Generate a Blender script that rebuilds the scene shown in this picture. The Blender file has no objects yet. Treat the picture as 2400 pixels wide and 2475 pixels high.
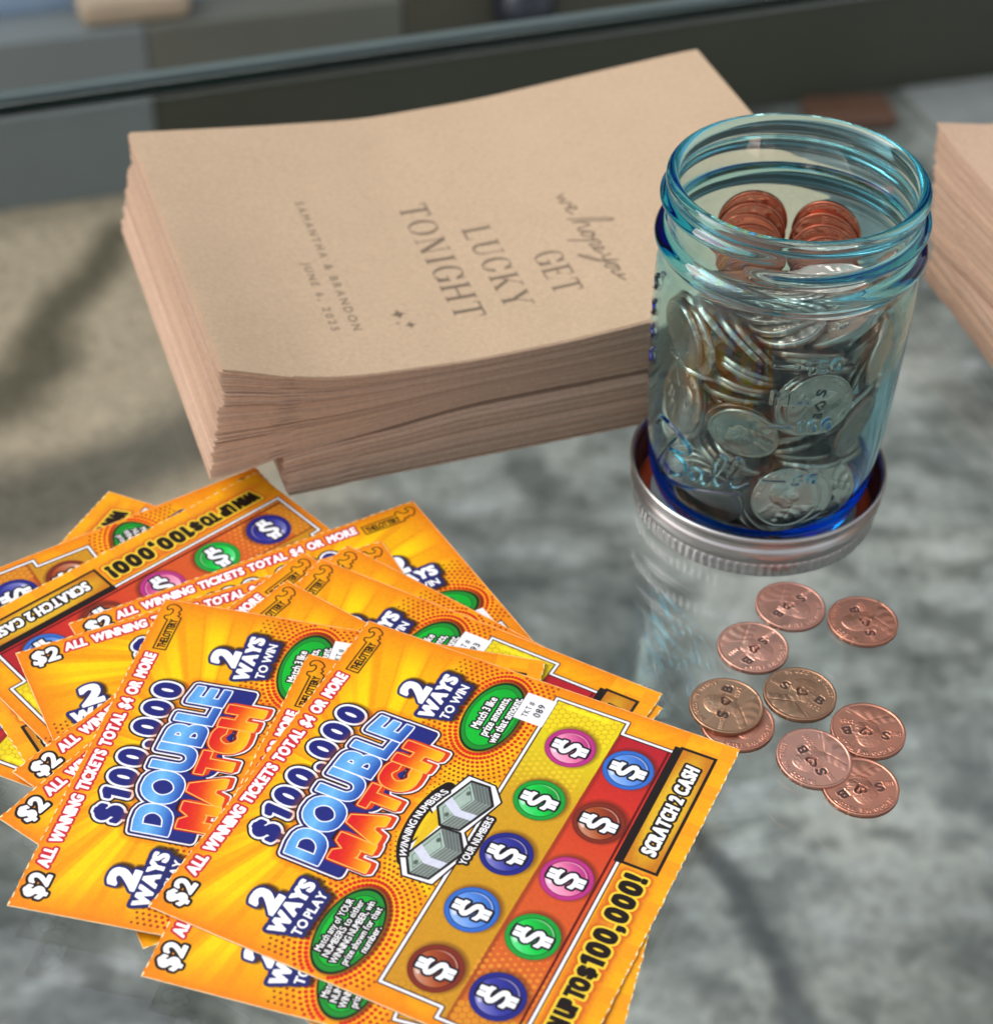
import bpy, math, random
import numpy as np
from mathutils import Matrix, Vector, Quaternion

random.seed(7)
RNG = np.random.default_rng(11)
SC = bpy.context.scene
COL = SC.collection
MM = 0.001

# ---------------------------------------------------------------- camera
F_PX, PITCH, ROLL, CAM_H = 4480.64, 0.702466, 0.026850, 347.18     # solved for a 2400 x 2475 px frame, mm above the table
cp, sp, cr, sr = math.cos(PITCH), math.sin(PITCH), math.cos(ROLL), math.sin(ROLL)
fw = Vector((0, cp, -sp))
rt0, up0 = Vector((1, 0, 0)), Vector((0, sp, cp))
rt = cr * rt0 + sr * up0
up = -sr * rt0 + cr * up0
cam = bpy.data.cameras.new('camera')
camo = bpy.data.objects.new('camera', cam)
COL.objects.link(camo)
camo.matrix_world = Matrix(((rt.x, up.x, -fw.x, 0), (rt.y, up.y, -fw.y, 0), (rt.z, up.z, -fw.z, CAM_H * MM), (0, 0, 0, 1)))
cam.sensor_fit = 'VERTICAL'
cam.sensor_height = 36.0
cam.lens = F_PX / 2475 * 36.0
cam.clip_start = 0.01
cam.clip_end = 400
cam.dof.use_dof = True
cam.dof.focus_distance = 0.452
cam.dof.aperture_fstop = 14.0
SC.camera = camo

# ---------------------------------------------------------------- light
world = bpy.data.worlds.new('World')
SC.world = world
world.use_nodes = True
wn = world.node_tree
bg = wn.nodes['Background']
sky = wn.nodes.new('ShaderNodeTexSky')
sky.sky_type = 'NISHITA'
sky.sun_disc = False
SUN_EL, SUN_AZ = math.radians(44), math.radians(-78)              # azimuth measured from +Y towards +X
sky.sun_elevation = SUN_EL
sky.sun_rotation = SUN_AZ
sky.dust_density = 4.0
sky.air_density = 1.0
sky.ozone_density = 0.6
hs = wn.nodes.new('ShaderNodeHueSaturation')
hs.inputs['Saturation'].default_value = 0.22                      # overcast: whiter sky
wn.links.new(sky.outputs['Color'], hs.inputs['Color'])
wn.links.new(hs.outputs['Color'], bg.inputs['Color'])
bg.inputs['Strength'].default_value = 0.15
sun = bpy.data.lights.new('sun', 'SUN')
sun.energy = 0.75
sun.angle = math.radians(60)
sun.color = (1.0, 0.95, 0.88)
suno = bpy.data.objects.new('sun', sun)
COL.objects.link(suno)
sd = Vector((math.sin(SUN_AZ) * math.cos(SUN_EL), math.cos(SUN_AZ) * math.cos(SUN_EL), math.sin(SUN_EL)))
suno.rotation_euler = (-sd).to_track_quat('-Z', 'Y').to_euler()
suno.location = sd * 3
vs = SC.view_settings
vs.view_transform = 'Standard'
vs.look = 'None'
vs.exposure = 0.68
vs.gamma = 1.0
vs.use_curve_mapping = False
cy = SC.cycles
cy.max_bounces = 72
cy.transmission_bounces = 72
cy.glossy_bounces = 40
cy.diffuse_bounces = 5
cy.transparent_max_bounces = 16
cy.sample_clamp_indirect = 6.0
cy.use_denoising = True
cy.caustics_reflective = True
cy.caustics_refractive = True


# ---------------------------------------------------------------- helpers
def lin(c):
    c = np.asarray(c, float)
    return np.where(c <= 0.04045, c / 12.92, ((c + 0.055) / 1.055) ** 2.4)


def tag(o, label=None, cat=None, group=None, kind=None):
    for k, v in (('label', label), ('category', cat), ('group', group), ('kind', kind)):
        if v:
            o[k] = v
    return o


def empty(name, loc=(0, 0, 0), rz=0.0):
    o = bpy.data.objects.new(name, None)
    COL.objects.link(o)
    o.empty_display_size = 0.01
    o.location = loc
    o.rotation_euler = (0, 0, rz)
    return o


def link(name, me, mat=None, parent=None):
    o = bpy.data.objects.new(name, me)
    COL.objects.link(o)
    for m in (mat if isinstance(mat, (list, tuple)) else [mat]):
        if m is not None:
            me.materials.append(m)
    if parent:
        o.parent = parent
    return o


def fast_mesh(name, V, quads, smooth=True, extra=None, mats=None):
    """mesh from arrays: V (n,3) in metres, quads (m,4); extra = list of further faces of any size"""
    me = bpy.data.meshes.new(name)
    V = np.asarray(V, np.float32)
    quads = np.asarray(quads, np.int32).reshape(-1, 4)
    extra = extra or []
    nl = quads.size + sum(len(f) for f in extra)
    me.vertices.add(len(V))
    me.vertices.foreach_set('co', V.ravel())
    me.loops.add(nl)
    loops = np.concatenate([quads.ravel()] + [np.asarray(f, np.int32) for f in extra]) if extra else quads.ravel()
    me.loops.foreach_set('vertex_index', loops.astype(np.int32))
    tot = np.concatenate([np.full(len(quads), 4), np.array([len(f) for f in extra], int)]).astype(np.int32)
    st = np.concatenate([[0], np.cumsum(tot)[:-1]]).astype(np.int32)
    me.polygons.add(len(tot))
    me.polygons.foreach_set('loop_start', st)
    me.polygons.foreach_set('use_smooth', np.full(len(tot), smooth, bool))
    if mats is not None:
        me.polygons.foreach_set('material_index', np.asarray(mats, np.int32))
    me.update(calc_edges=True)
    me.validate()
    return me


def grid_quads(nu, nv, off=0, wrap_u=False):
    """vertex (i,j) = off + j*nu + i"""
    iu = np.arange(nu if wrap_u else nu - 1)
    a, b = np.meshgrid(iu, np.arange(nv - 1))
    a, b = a.ravel(), b.ravel()
    a2 = (a + 1) % nu
    return np.stack([off + b * nu + a, off + b * nu + a2, off + (b + 1) * nu + a2, off + (b + 1) * nu + a], 1)


def color_attr(me, rgb, name='print'):
    at = me.color_attributes.new(name, 'FLOAT_COLOR', 'POINT')
    n = len(me.vertices)
    buf = np.ones((n, 4), np.float32)
    buf[:, :3] = rgb
    at.data.foreach_set('color', buf.ravel())


def box_mesh(name, x0, x1, y0, y1, z0, z1, bev=0.0):
    import bmesh
    bm = bmesh.new()
    bmesh.ops.create_cube(bm, size=1)
    for v in bm.verts:
        v.co = Vector((x0 + (v.co.x + .5) * (x1 - x0), y0 + (v.co.y + .5) * (y1 - y0), z0 + (v.co.z + .5) * (z1 - z0))) * MM
    if bev:
        bmesh.ops.bevel(bm, geom=bm.edges[:], offset=bev * MM, segments=4, profile=0.5, affect='EDGES')
    me = bpy.data.meshes.new(name)
    bm.to_mesh(me)
    bm.free()
    if bev:
        big = max(p.area for p in me.polygons)
        for p in me.polygons:
            p.use_smooth = p.area < big * .02          # flat faces stay flat, the rounded edges are smooth
    return me


class NT:
    """small node-making helper"""
    def __init__(s, name):
        s.m = bpy.data.materials.new(name)
        s.m.use_nodes = True
        s.t = s.m.node_tree
        s.b = s.t.nodes['Principled BSDF']
        s.out = s.t.nodes['Material Output']

    def n(s, typ, **kw):
        nd = s.t.nodes.new('ShaderNode' + typ)
        for k, v in kw.items():
            if k in nd.inputs:
                nd.inputs[k].default_value = v
            else:
                setattr(nd, k, v)
        return nd

    def l(s, a, b):
        s.t.links.new(a, b)

    def noise(s, vec, scale, detail=4, rough=.55, dist=0.0):
        nd = s.n('TexNoise', Scale=scale, Detail=detail, Roughness=rough, Distortion=dist)
        if vec is not None:
            s.l(vec, nd.inputs['Vector'])
        return nd.outputs['Fac']

    def ramp(s, fac, stops, interp='LINEAR'):
        nd = s.n('ValToRGB')
        nd.color_ramp.interpolation = interp
        el = nd.color_ramp.elements
        while len(el) < len(stops):
            el.new(0.5)
        for e, (p, c) in zip(el, stops):
            e.position = p
            e.color = (*c, 1) if len(c) == 3 else c
        s.l(fac, nd.inputs['Fac'])
        return nd.outputs['Color']

    def mix(s, fac, a, b, blend='MIX'):
        nd = s.n('Mix', data_type='RGBA', blend_type=blend)
        for sock, v in ((nd.inputs[0], fac), (nd.inputs[6], a), (nd.inputs[7], b)):
            if hasattr(v, 'links'):
                s.l(v, sock)
            else:
                sock.default_value = v if isinstance(v, (int, float)) else (*v, 1)
        return nd.outputs[2]

    def math(s, op, a, b=None):
        nd = s.n('Math', operation=op)
        for i, v in enumerate((a, b)):
            if v is None:
                continue
            if hasattr(v, 'links'):
                s.l(v, nd.inputs[i])
            else:
                nd.inputs[i].default_value = v
        return nd.outputs[0]

    def obj(s):
        return s.n('TexCoord').outputs['Object']

    def bump(s, h, strength, dist):
        nd = s.n('Bump', Strength=strength, Distance=dist)
        s.l(h, nd.inputs['Height'])
        s.l(nd.outputs['Normal'], s.b.inputs['Normal'])

    def set(s, **kw):
        for k, v in kw.items():
            s.b.inputs[k.replace('_', ' ')].default_value = v
        return s


def plain(name, rgb, rough=.6, metal=0.0, var=0.12, scale=40.0):
    """simple procedural material: sRGB colour with slight noise variation"""
    t = NT(name)
    c = lin(rgb)
    nz = t.noise(t.obj(), scale, 5)
    col = t.mix(nz, tuple(c * (1 - var)), tuple(np.minimum(c * (1 + var), 1)))
    t.l(col, t.b.inputs['Base Color'])
    t.set(Roughness=rough, Metallic=metal)
    return t.m


# ---------------------------------------------------------------- outlines of glyphs, distance fields, print canvas
_glyph = {}


def glyph(ch):
    """closed outlines of a built-in font glyph, capital height 1, left side at 0 -> (contours, width)"""
    if ch in _glyph:
        return _glyph[ch]
    cu = bpy.data.curves.new('g', 'FONT')
    cu.body = ch
    cu.fill_mode = 'NONE'
    cu.resolution_u = 5
    ob = bpy.data.objects.new('g', cu)
    COL.objects.link(ob)
    dg = bpy.context.evaluated_depsgraph_get()
    me = ob.evaluated_get(dg).to_mesh()
    vs_ = np.array([v.co[:2] for v in me.vertices]).reshape(-1, 2)
    nxt = {}
    for e in me.edges:
        a, b = e.vertices
        nxt.setdefault(a, []).append(b)
        nxt.setdefault(b, []).append(a)
    cs, seen = [], set()
    for s0 in list(nxt):
        if s0 in seen:
            continue
        loop, prev, cur = [s0], None, s0
        seen.add(s0)
        while True:
            nb = [q for q in nxt[cur] if q != prev]
            if not nb or nb[0] == s0:
                break
            prev, cur = cur, nb[0]
            if cur in seen:
                break
            seen.add(cur)
            loop.append(cur)
        if len(loop) > 2:
            cs.append(vs_[loop])
    ob.evaluated_get(dg).to_mesh_clear()
    bpy.data.objects.remove(ob)
    bpy.data.curves.remove(cu)
    H = 1.0
    if ch != 'H':
        H = glyph('H')[2]
    else:
        H = float(vs_[:, 1].max())
    if cs:
        x0 = min(c[:, 0].min() for c in cs)
        x1 = max(c[:, 0].max() for c in cs)
        cs = [(c - [x0, 0]) / H for c in cs]
        w = (x1 - x0) / H
    else:
        w = 0.3
    if ch == '1':
        cs, w = [np.array([(.22, 0), (.36, 0), (.36, 1), (.26, 1), (0, .86), (0, .74), (.22, .82)])], .36
    _glyph[ch] = (cs, w, H)
    return _glyph[ch]


glyph('H')


def layout(s, x, y, h, width=None, gap=0.12, shear=0.0, sx=1.0, fn=None, space=0.32, rot=0.0):
    """string -> list of glyphs (each a list of outlines) in mm; width fits the whole string"""
    pos, cur = [], 0.0
    for ch in s:
        if ch == ' ':
            cur += space
            continue
        cs, w, _ = glyph(ch)
        pos.append((cs, cur))
        cur += w + gap
    total = cur - gap
    if width is not None:
        sx = width / (total * h)
    out = []
    for cs, px in pos:
        g = []
        for c in cs:
            q = c.copy()
            q[:, 0] = (q[:, 0] + px) * h * sx + q[:, 1] * shear * h
            q[:, 1] = q[:, 1] * h
            if fn is not None:
                q = fn(q)
            if rot:
                ca, sa = math.cos(rot), math.sin(rot)
                q = np.stack([q[:, 0] * ca - q[:, 1] * sa, q[:, 0] * sa + q[:, 1] * ca], 1)
            g.append(q + [x, y])
        out.append(g)
    return out


def sdist(contours, X, Y):
    """signed distance (negative inside, even-odd) to closed outlines"""
    shp = X.shape
    x, y = X.ravel()[:, None].astype(np.float32), Y.ravel()[:, None].astype(np.float32)
    d2 = np.full(x.shape[0], 1e9, np.float32)
    par = np.zeros(x.shape[0], np.int32)
    for c in contours:
        a = np.asarray(c, np.float32)
        b = np.roll(a, -1, 0)
        for k in range(0, len(a), 48):
            A, B = a[k:k + 48], b[k:k + 48]
            ex, ey = B[:, 0] - A[:, 0], B[:, 1] - A[:, 1]
            L = ex * ex + ey * ey + 1e-12
            px, py = x - A[:, 0], y - A[:, 1]
            t = np.clip((px * ex + py * ey) / L, 0, 1)
            dd = (px - t * ex) ** 2 + (py - t * ey) ** 2
            d2 = np.minimum(d2, dd.min(1))
            cond = (A[:, 1] > y) != (B[:, 1] > y)
            xi = ex * (y - A[:, 1]) / np.where(np.abs(ey) < 1e-9, 1e-9, ey) + A[:, 0]
            par += (cond & (x < xi)).sum(1)
    d = np.sqrt(d2)
    return np.where(par % 2 == 1, -d, d).reshape(shp)


def ldist(lines, X, Y):
    """distance to open polylines"""
    x, y = X.ravel()[:, None], Y.ravel()[:, None]
    d2 = np.full(x.shape[0], 1e9)
    for c in lines:
        a = np.asarray(c, float)
        A, B = a[:-1], a[1:]
        ex, ey = B[:, 0] - A[:, 0], B[:, 1] - A[:, 1]
        L = ex * ex + ey * ey + 1e-12
        px, py = x - A[:, 0], y - A[:, 1]
        t = np.clip((px * ex + py * ey) / L, 0, 1)
        d2 = np.minimum(d2, ((px - t * ex) ** 2 + (py - t * ey) ** 2).min(1))
    return np.sqrt(d2).reshape(X.shape)


def spline(pts, n=8, closed=False):
    """Catmull-Rom through points"""
    P = np.asarray(pts, float)
    m = len(P)
    out = []
    rng_ = range(m if closed else m - 1)
    for i in rng_:
        p0 = P[(i - 1) % m] if closed or i > 0 else P[i]
        p1, p2 = P[i], P[(i + 1) % m]
        p3 = P[(i + 2) % m] if closed or i + 2 < m else P[i + 1]
        for t in np.linspace(0, 1, n, endpoint=False):
            out.append(0.5 * (2 * p1 + (p2 - p0) * t + (2 * p0 - 5 * p1 + 4 * p2 - p3) * t * t + (3 * p1 - p0 - 3 * p2 + p3) * t ** 3))
    if not closed:
        out.append(P[-1])
    return np.array(out)


class Canvas:
    """colours of a printed sheet, sampled at the vertices of a dense grid; mm units, origin at the lower left"""
    def __init__(s, w, h, n, m, rgb):
        s.x = np.linspace(0, w, n)
        s.y = np.linspace(0, h, m)
        s.X, s.Y = np.meshgrid(s.x, s.y)
        s.px = w / (n - 1)
        s.img = np.empty((m, n, 3))
        s.img[:] = rgb

    def win(s, x0, x1, y0, y1):
        i0, i1 = np.searchsorted(s.x, [x0, x1])
        j0, j1 = np.searchsorted(s.y, [y0, y1])
        return slice(max(j0 - 1, 0), min(j1 + 1, len(s.y))), slice(max(i0 - 1, 0), min(i1 + 1, len(s.x)))

    def sdf(s, glyphs, margin=2.0):
        d = np.full(s.X.shape, 9.0, np.float32)
        for g in glyphs:
            if not g:
                continue
            q = np.concatenate(g)
            w = s.win(q[:, 0].min() - margin, q[:, 0].max() + margin, q[:, 1].min() - margin, q[:, 1].max() + margin)
            if s.X[w].size == 0:
                continue
            d[w] = np.minimum(d[w], sdist(g, s.X[w], s.Y[w]))
        return d

    def line(s, lines, margin=2.0):
        d = np.full(s.X.shape, 9.0, np.float32)
        for l in lines:
            l = np.asarray(l, float)
            w = s.win(l[:, 0].min() - margin, l[:, 0].max() + margin, l[:, 1].min() - margin, l[:, 1].max() + margin)
            if s.X[w].size:
                d[w] = np.minimum(d[w], ldist([l], s.X[w], s.Y[w]))
        return d

    def fill(s, d, thr, color, op=1.0, soft=None):
        """paint where d < thr"""
        k = soft or s.px
        a = np.clip(0.5 - (d - thr) / k, 0, 1) * op
        s.over(a, color)

    def over(s, a, color):
        a = a[..., None]
        s.img = s.img * (1 - a) + np.asarray(color, float) * a

    def rect(s, x0, x1, y0, y1):
        dx = np.maximum(x0 - s.X, s.X - x1)
        dy = np.maximum(y0 - s.Y, s.Y - y1)
        return np.maximum(dx, dy)


def grad(t, stops):
    """colour array from a parameter array"""
    ps = [p for p, _ in stops]
    return np.stack([np.interp(t, ps, [c[k] for _, c in stops]) for k in range(3)], -1)


def vnoise(X, Y, scale, seed=0):
    """smooth value noise"""
    r = np.random.default_rng(seed).random((64, 64))
    u, v = X / scale, Y / scale
    i, j = np.floor(u).astype(int), np.floor(v).astype(int)
    fu, fv = u - i, v - j
    fu, fv = fu * fu * (3 - 2 * fu), fv * fv * (3 - 2 * fv)
    g = lambda a, b: r[b % 64, a % 64]
    return (g(i, j) * (1 - fu) + g(i + 1, j) * fu) * (1 - fv) + (g(i, j + 1) * (1 - fu) + g(i + 1, j + 1) * fu) * fv


# ---------------------------------------------------------------- setting: ground, table, what stands behind it
def stone_material():
    t = NT('mottled_stone')
    co = t.obj()
    warp = t.n('TexNoise', Scale=5.0, Detail=3.0)
    t.l(co, warp.inputs['Vector'])
    wv = t.n('VectorMath', operation='SCALE')
    t.l(warp.outputs['Color'], wv.inputs[0])
    wv.inputs['Scale'].default_value = 0.06
    add = t.n('VectorMath', operation='ADD')
    t.l(co, add.inputs[0])
    t.l(wv.outputs[0], add.inputs[1])
    v = add.outputs[0]
    st = t.n('Mapping')
    st.inputs['Scale'].default_value = (.85, 1.3, 1)
    st.inputs['Rotation'].default_value = (0, 0, -.35)
    t.l(v, st.inputs['Vector'])
    big = t.noise(v, 4.6, 3, .55)
    mid = t.noise(st.outputs[0], 21, 3, .55)
    fine = t.noise(v, 110, 6, .65)
    hue = t.noise(co, 1.6, 1)
    c = t.ramp(big, [(.36, lin((.40, .42, .41))), (.47, lin((.545, .56, .54))), (.56, lin((.65, .66, .635))), (.66, lin((.71, .71, .68)))])
    warm = t.ramp(hue, [(.46, (0, 0, 0)), (.66, (1, 1, 1))])
    c = t.mix(t.math('MULTIPLY', warm, .5), c, lin((.57, .53, .455)))
    dk = t.ramp(mid, [(.38, (1, 1, 1)), (.50, (0, 0, 0))])
    c = t.mix(t.math('MULTIPLY', dk, .55), c, lin((.20, .22, .21)))
    lt = t.ramp(mid, [(.56, (0, 0, 0)), (.68, (1, 1, 1))])
    c = t.mix(t.math('MULTIPLY', lt, .5), c, lin((.79, .80, .80)))
    # a few dark veins
    ve = t.n('TexVoronoi', feature='DISTANCE_TO_EDGE', Scale=2.3)
    t.l(v, ve.inputs['Vector'])
    vm = t.math('MULTIPLY', t.ramp(ve.outputs['Distance'], [(.012, (1, 1, 1)), (.035, (0, 0, 0))]), 1.0)
    c = t.mix(t.math('MULTIPLY', vm, .22), c, lin((.26, .29, .29)))
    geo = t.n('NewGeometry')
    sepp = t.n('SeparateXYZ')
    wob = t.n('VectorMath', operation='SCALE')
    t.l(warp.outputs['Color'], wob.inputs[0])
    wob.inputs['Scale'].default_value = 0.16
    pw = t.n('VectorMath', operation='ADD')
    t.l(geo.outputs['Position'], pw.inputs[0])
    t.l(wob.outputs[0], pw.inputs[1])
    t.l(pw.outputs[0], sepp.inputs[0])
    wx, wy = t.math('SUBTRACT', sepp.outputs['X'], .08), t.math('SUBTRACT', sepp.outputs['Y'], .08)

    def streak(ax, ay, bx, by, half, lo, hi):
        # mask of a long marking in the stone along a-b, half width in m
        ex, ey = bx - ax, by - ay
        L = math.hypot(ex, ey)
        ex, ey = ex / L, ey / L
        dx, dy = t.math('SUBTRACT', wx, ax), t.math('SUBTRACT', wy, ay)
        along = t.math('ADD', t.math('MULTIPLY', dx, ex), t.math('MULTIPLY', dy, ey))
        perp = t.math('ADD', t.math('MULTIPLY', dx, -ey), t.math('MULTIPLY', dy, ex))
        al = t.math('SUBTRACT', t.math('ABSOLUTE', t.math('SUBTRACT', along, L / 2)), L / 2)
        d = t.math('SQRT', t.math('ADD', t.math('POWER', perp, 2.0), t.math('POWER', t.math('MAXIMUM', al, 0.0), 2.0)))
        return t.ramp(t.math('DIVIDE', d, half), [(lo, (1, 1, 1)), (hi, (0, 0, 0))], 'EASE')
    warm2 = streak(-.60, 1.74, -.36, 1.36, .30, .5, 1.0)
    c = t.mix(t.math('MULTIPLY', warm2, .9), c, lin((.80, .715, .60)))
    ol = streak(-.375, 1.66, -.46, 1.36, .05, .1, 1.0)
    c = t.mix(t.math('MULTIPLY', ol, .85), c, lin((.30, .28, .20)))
    gd = streak(-.42, 1.22, -.28, 1.32, .10, .2, 1.0)
    c = t.mix(t.math('MULTIPLY', gd, .75), c, lin((.25, .265, .25)))
    v1 = streak(.135, .905, .225, .68, .022, .2, 1.0)
    c = t.mix(t.math('MULTIPLY', v1, .8), c, lin((.13, .15, .15)))
    v2 = streak(.005, 1.40, .045, 1.21, .022, .1, 1.0)
    c = t.mix(t.math('MULTIPLY', v2, .55), c, lin((.27, .29, .28)))
    lowd = streak(.30, .72, .42, .80, .16, .2, 1.0)
    c = t.mix(t.math('MULTIPLY', lowd, .4), c, lin((.30, .33, .33)))
    fm = t.ramp(fine, [(.36, (.50, .51, .52)), (.5, (1, 1, 1)), (.64, (1.32, 1.32, 1.3))])
    c = t.mix(.7, c, fm, 'MULTIPLY')
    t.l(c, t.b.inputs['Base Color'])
    rr = t.ramp(mid, [(.3, (.16, .16, .16)), (.7, (.26, .26, .26))])
    t.set(Roughness=.8)
    t.bump(fine, .4, .004)
    return t.m


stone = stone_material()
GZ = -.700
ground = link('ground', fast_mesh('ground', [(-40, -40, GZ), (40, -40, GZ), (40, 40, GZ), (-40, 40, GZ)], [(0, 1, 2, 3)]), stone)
tag(ground, kind='structure')

# clear glass table top; everything stands on it and the paving shows through
t_ = NT('clear_table_glass')
t_.set(Base_Color=(1, 1, 1, 1), Roughness=0.0, IOR=1.43, Transmission_Weight=1.0)
va = t_.n('VolumeAbsorption', Density=9.0)
va.inputs['Color'].default_value = (.25, .72, .70, 1)
t_.l(va.outputs['Volume'], t_.out.inputs['Volume'])
G_ANG = math.radians(20.3)
table = empty('glass_table', (-.089, .690, 0), G_ANG)
tag(table, 'clear glass table top that everything stands on, stone paving showing through', 'table')
link('tabletop', box_mesh('tabletop', -620, 760, -1000, 0, -12, 0, 4.5), t_.m, table)
link('edge_sheen_strip', box_mesh('edge_sheen_strip', -620, 760, .2, 7, -12, .6, 1.5), plain('painted_edge_sheen', (.36, .41, .41), .35), table)  # added strip, its pale colour stands in for light in the glass edge
m_leg = plain('dark_table_leg', (.17, .17, .16), .4)
for lx in (-590, 720):
    for ly in (-960, -40):
        link('leg', box_mesh('leg', lx - 18, lx + 18, ly - 18, ly + 18, -700, -12.5, 3), m_leg, table)

T_ANG, T_ORG = math.radians(18.07), (-.4270, 1.7390, 0)
wall = empty('wall', (T_ORG[0], T_ORG[1], GZ), T_ANG)
tag(wall, 'low dark olive wall with a paler grey left part beyond the table', 'wall')
m_olive = plain('olive_paint', (.265, .26, .205), .6, 0, .15, 9)
m_grey = plain('slate_paint', (.50, .53, .53), .6, 0, .15, 9)
link('panel', box_mesh('panel', 58, 3000, 0, 60, 0, 137, 2), m_olive, wall)
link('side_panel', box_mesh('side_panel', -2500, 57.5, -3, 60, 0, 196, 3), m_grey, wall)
link('lit_band', box_mesh('lit_band', 58, 330, -2, 60, 137.5, 196, 4), plain('lit_band_grey', (.42, .425, .385), .6, 0, .15, 9), wall)  # upper wall, paler: brighter look beyond the glass edge painted into the colour
link('lit_band', box_mesh('lit_band', 330.5, 3000, -1, 60, 137.5, 230, 4), plain('lit_band_olive', (.315, .31, .26), .6, 0, .15, 9), wall)  # same painted-in brightening further along, nearer the wall's olive
import bmesh
kb = bmesh.new()
bmesh.ops.create_uvsphere(kb, u_segments=32, v_segments=20, radius=.034)
km = bpy.data.meshes.new('knob')
kb.to_mesh(km)
kb.free()
km.polygons.foreach_set('use_smooth', [True] * len(km.polygons))
o = link('knob', km, plain('knob_black', (.15, .17, .21), .18), wall)
o.location = (.462, -.012, .176)

o = link('cushion', box_mesh('cushion', -900, 235, 70, 420, 150, 330, 30), plain('pale_blue_cloth', (.66, .75, .84), .9))
o.location, o.rotation_euler = (T_ORG[0], T_ORG[1], GZ), (0, 0, T_ANG)
tag(o, 'pale blue blurred bundle behind the low wall at the top left', 'cushion')
o = link('wooden_block', box_mesh('wooden_block', -4, 108, 6, 56, 196.5, 224, 9), plain('pale_wood', (.74, .66, .56), .7))
o.location, o.rotation_euler = (T_ORG[0], T_ORG[1], GZ), (0, 0, T_ANG)
tag(o, 'pale beige blurred block lying on the low wall at the top', 'block')
o = link('leather_case', box_mesh('leather_case', 0, 104, -30, 30, 0, 20, 8), plain('brown_leather', (.42, .28, .21), .5, 0, .2, 30))
o.location, o.rotation_euler = (.345, 1.945, GZ), (0, 0, math.radians(8))
tag(o, 'brown leather case on the paving by the dark wall, seen just behind the blue jar', 'case')
o = link('paving_slab', box_mesh('paving_slab', 0, 700, -700, -8, 0, 12, 3), plain('pale_granite', (.60, .61, .60), .8, 0, .35, 30))
o.location, o.rotation_euler = (.462, 2.020, GZ + .0005), (0, 0, T_ANG)
tag(o, kind='structure')

house = link('added_building', box_mesh('added_building', -7000, 7000, 1400, 1700, 0, 4300), plain('dark_clapboard', (.30, .30, .26), .7, 0, .3, 1.5))  # added out of view so the table glass mirrors less bright sky
house.location, house.rotation_euler = (T_ORG[0], T_ORG[1], GZ), (0, 0, T_ANG)
tag(house, 'dark house front beyond the low wall, unseen, added to darken what the table glass mirrors', 'added_building')

# ---------------------------------------------------------------- lottery tickets
TS = 104.5
NP = 800


def sq(d, wx, wy):
    """thicken lettering keeping square corners; wx, wy in grid steps"""
    a = d
    for k in range(1, wx + 1):
        a = np.minimum(a, np.minimum(np.roll(d, k, 1), np.roll(d, -k, 1)))
    b = a
    for k in range(1, wy + 1):
        b = np.minimum(b, np.minimum(np.roll(a, k, 0), np.roll(a, -k, 0)))
    return b


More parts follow.
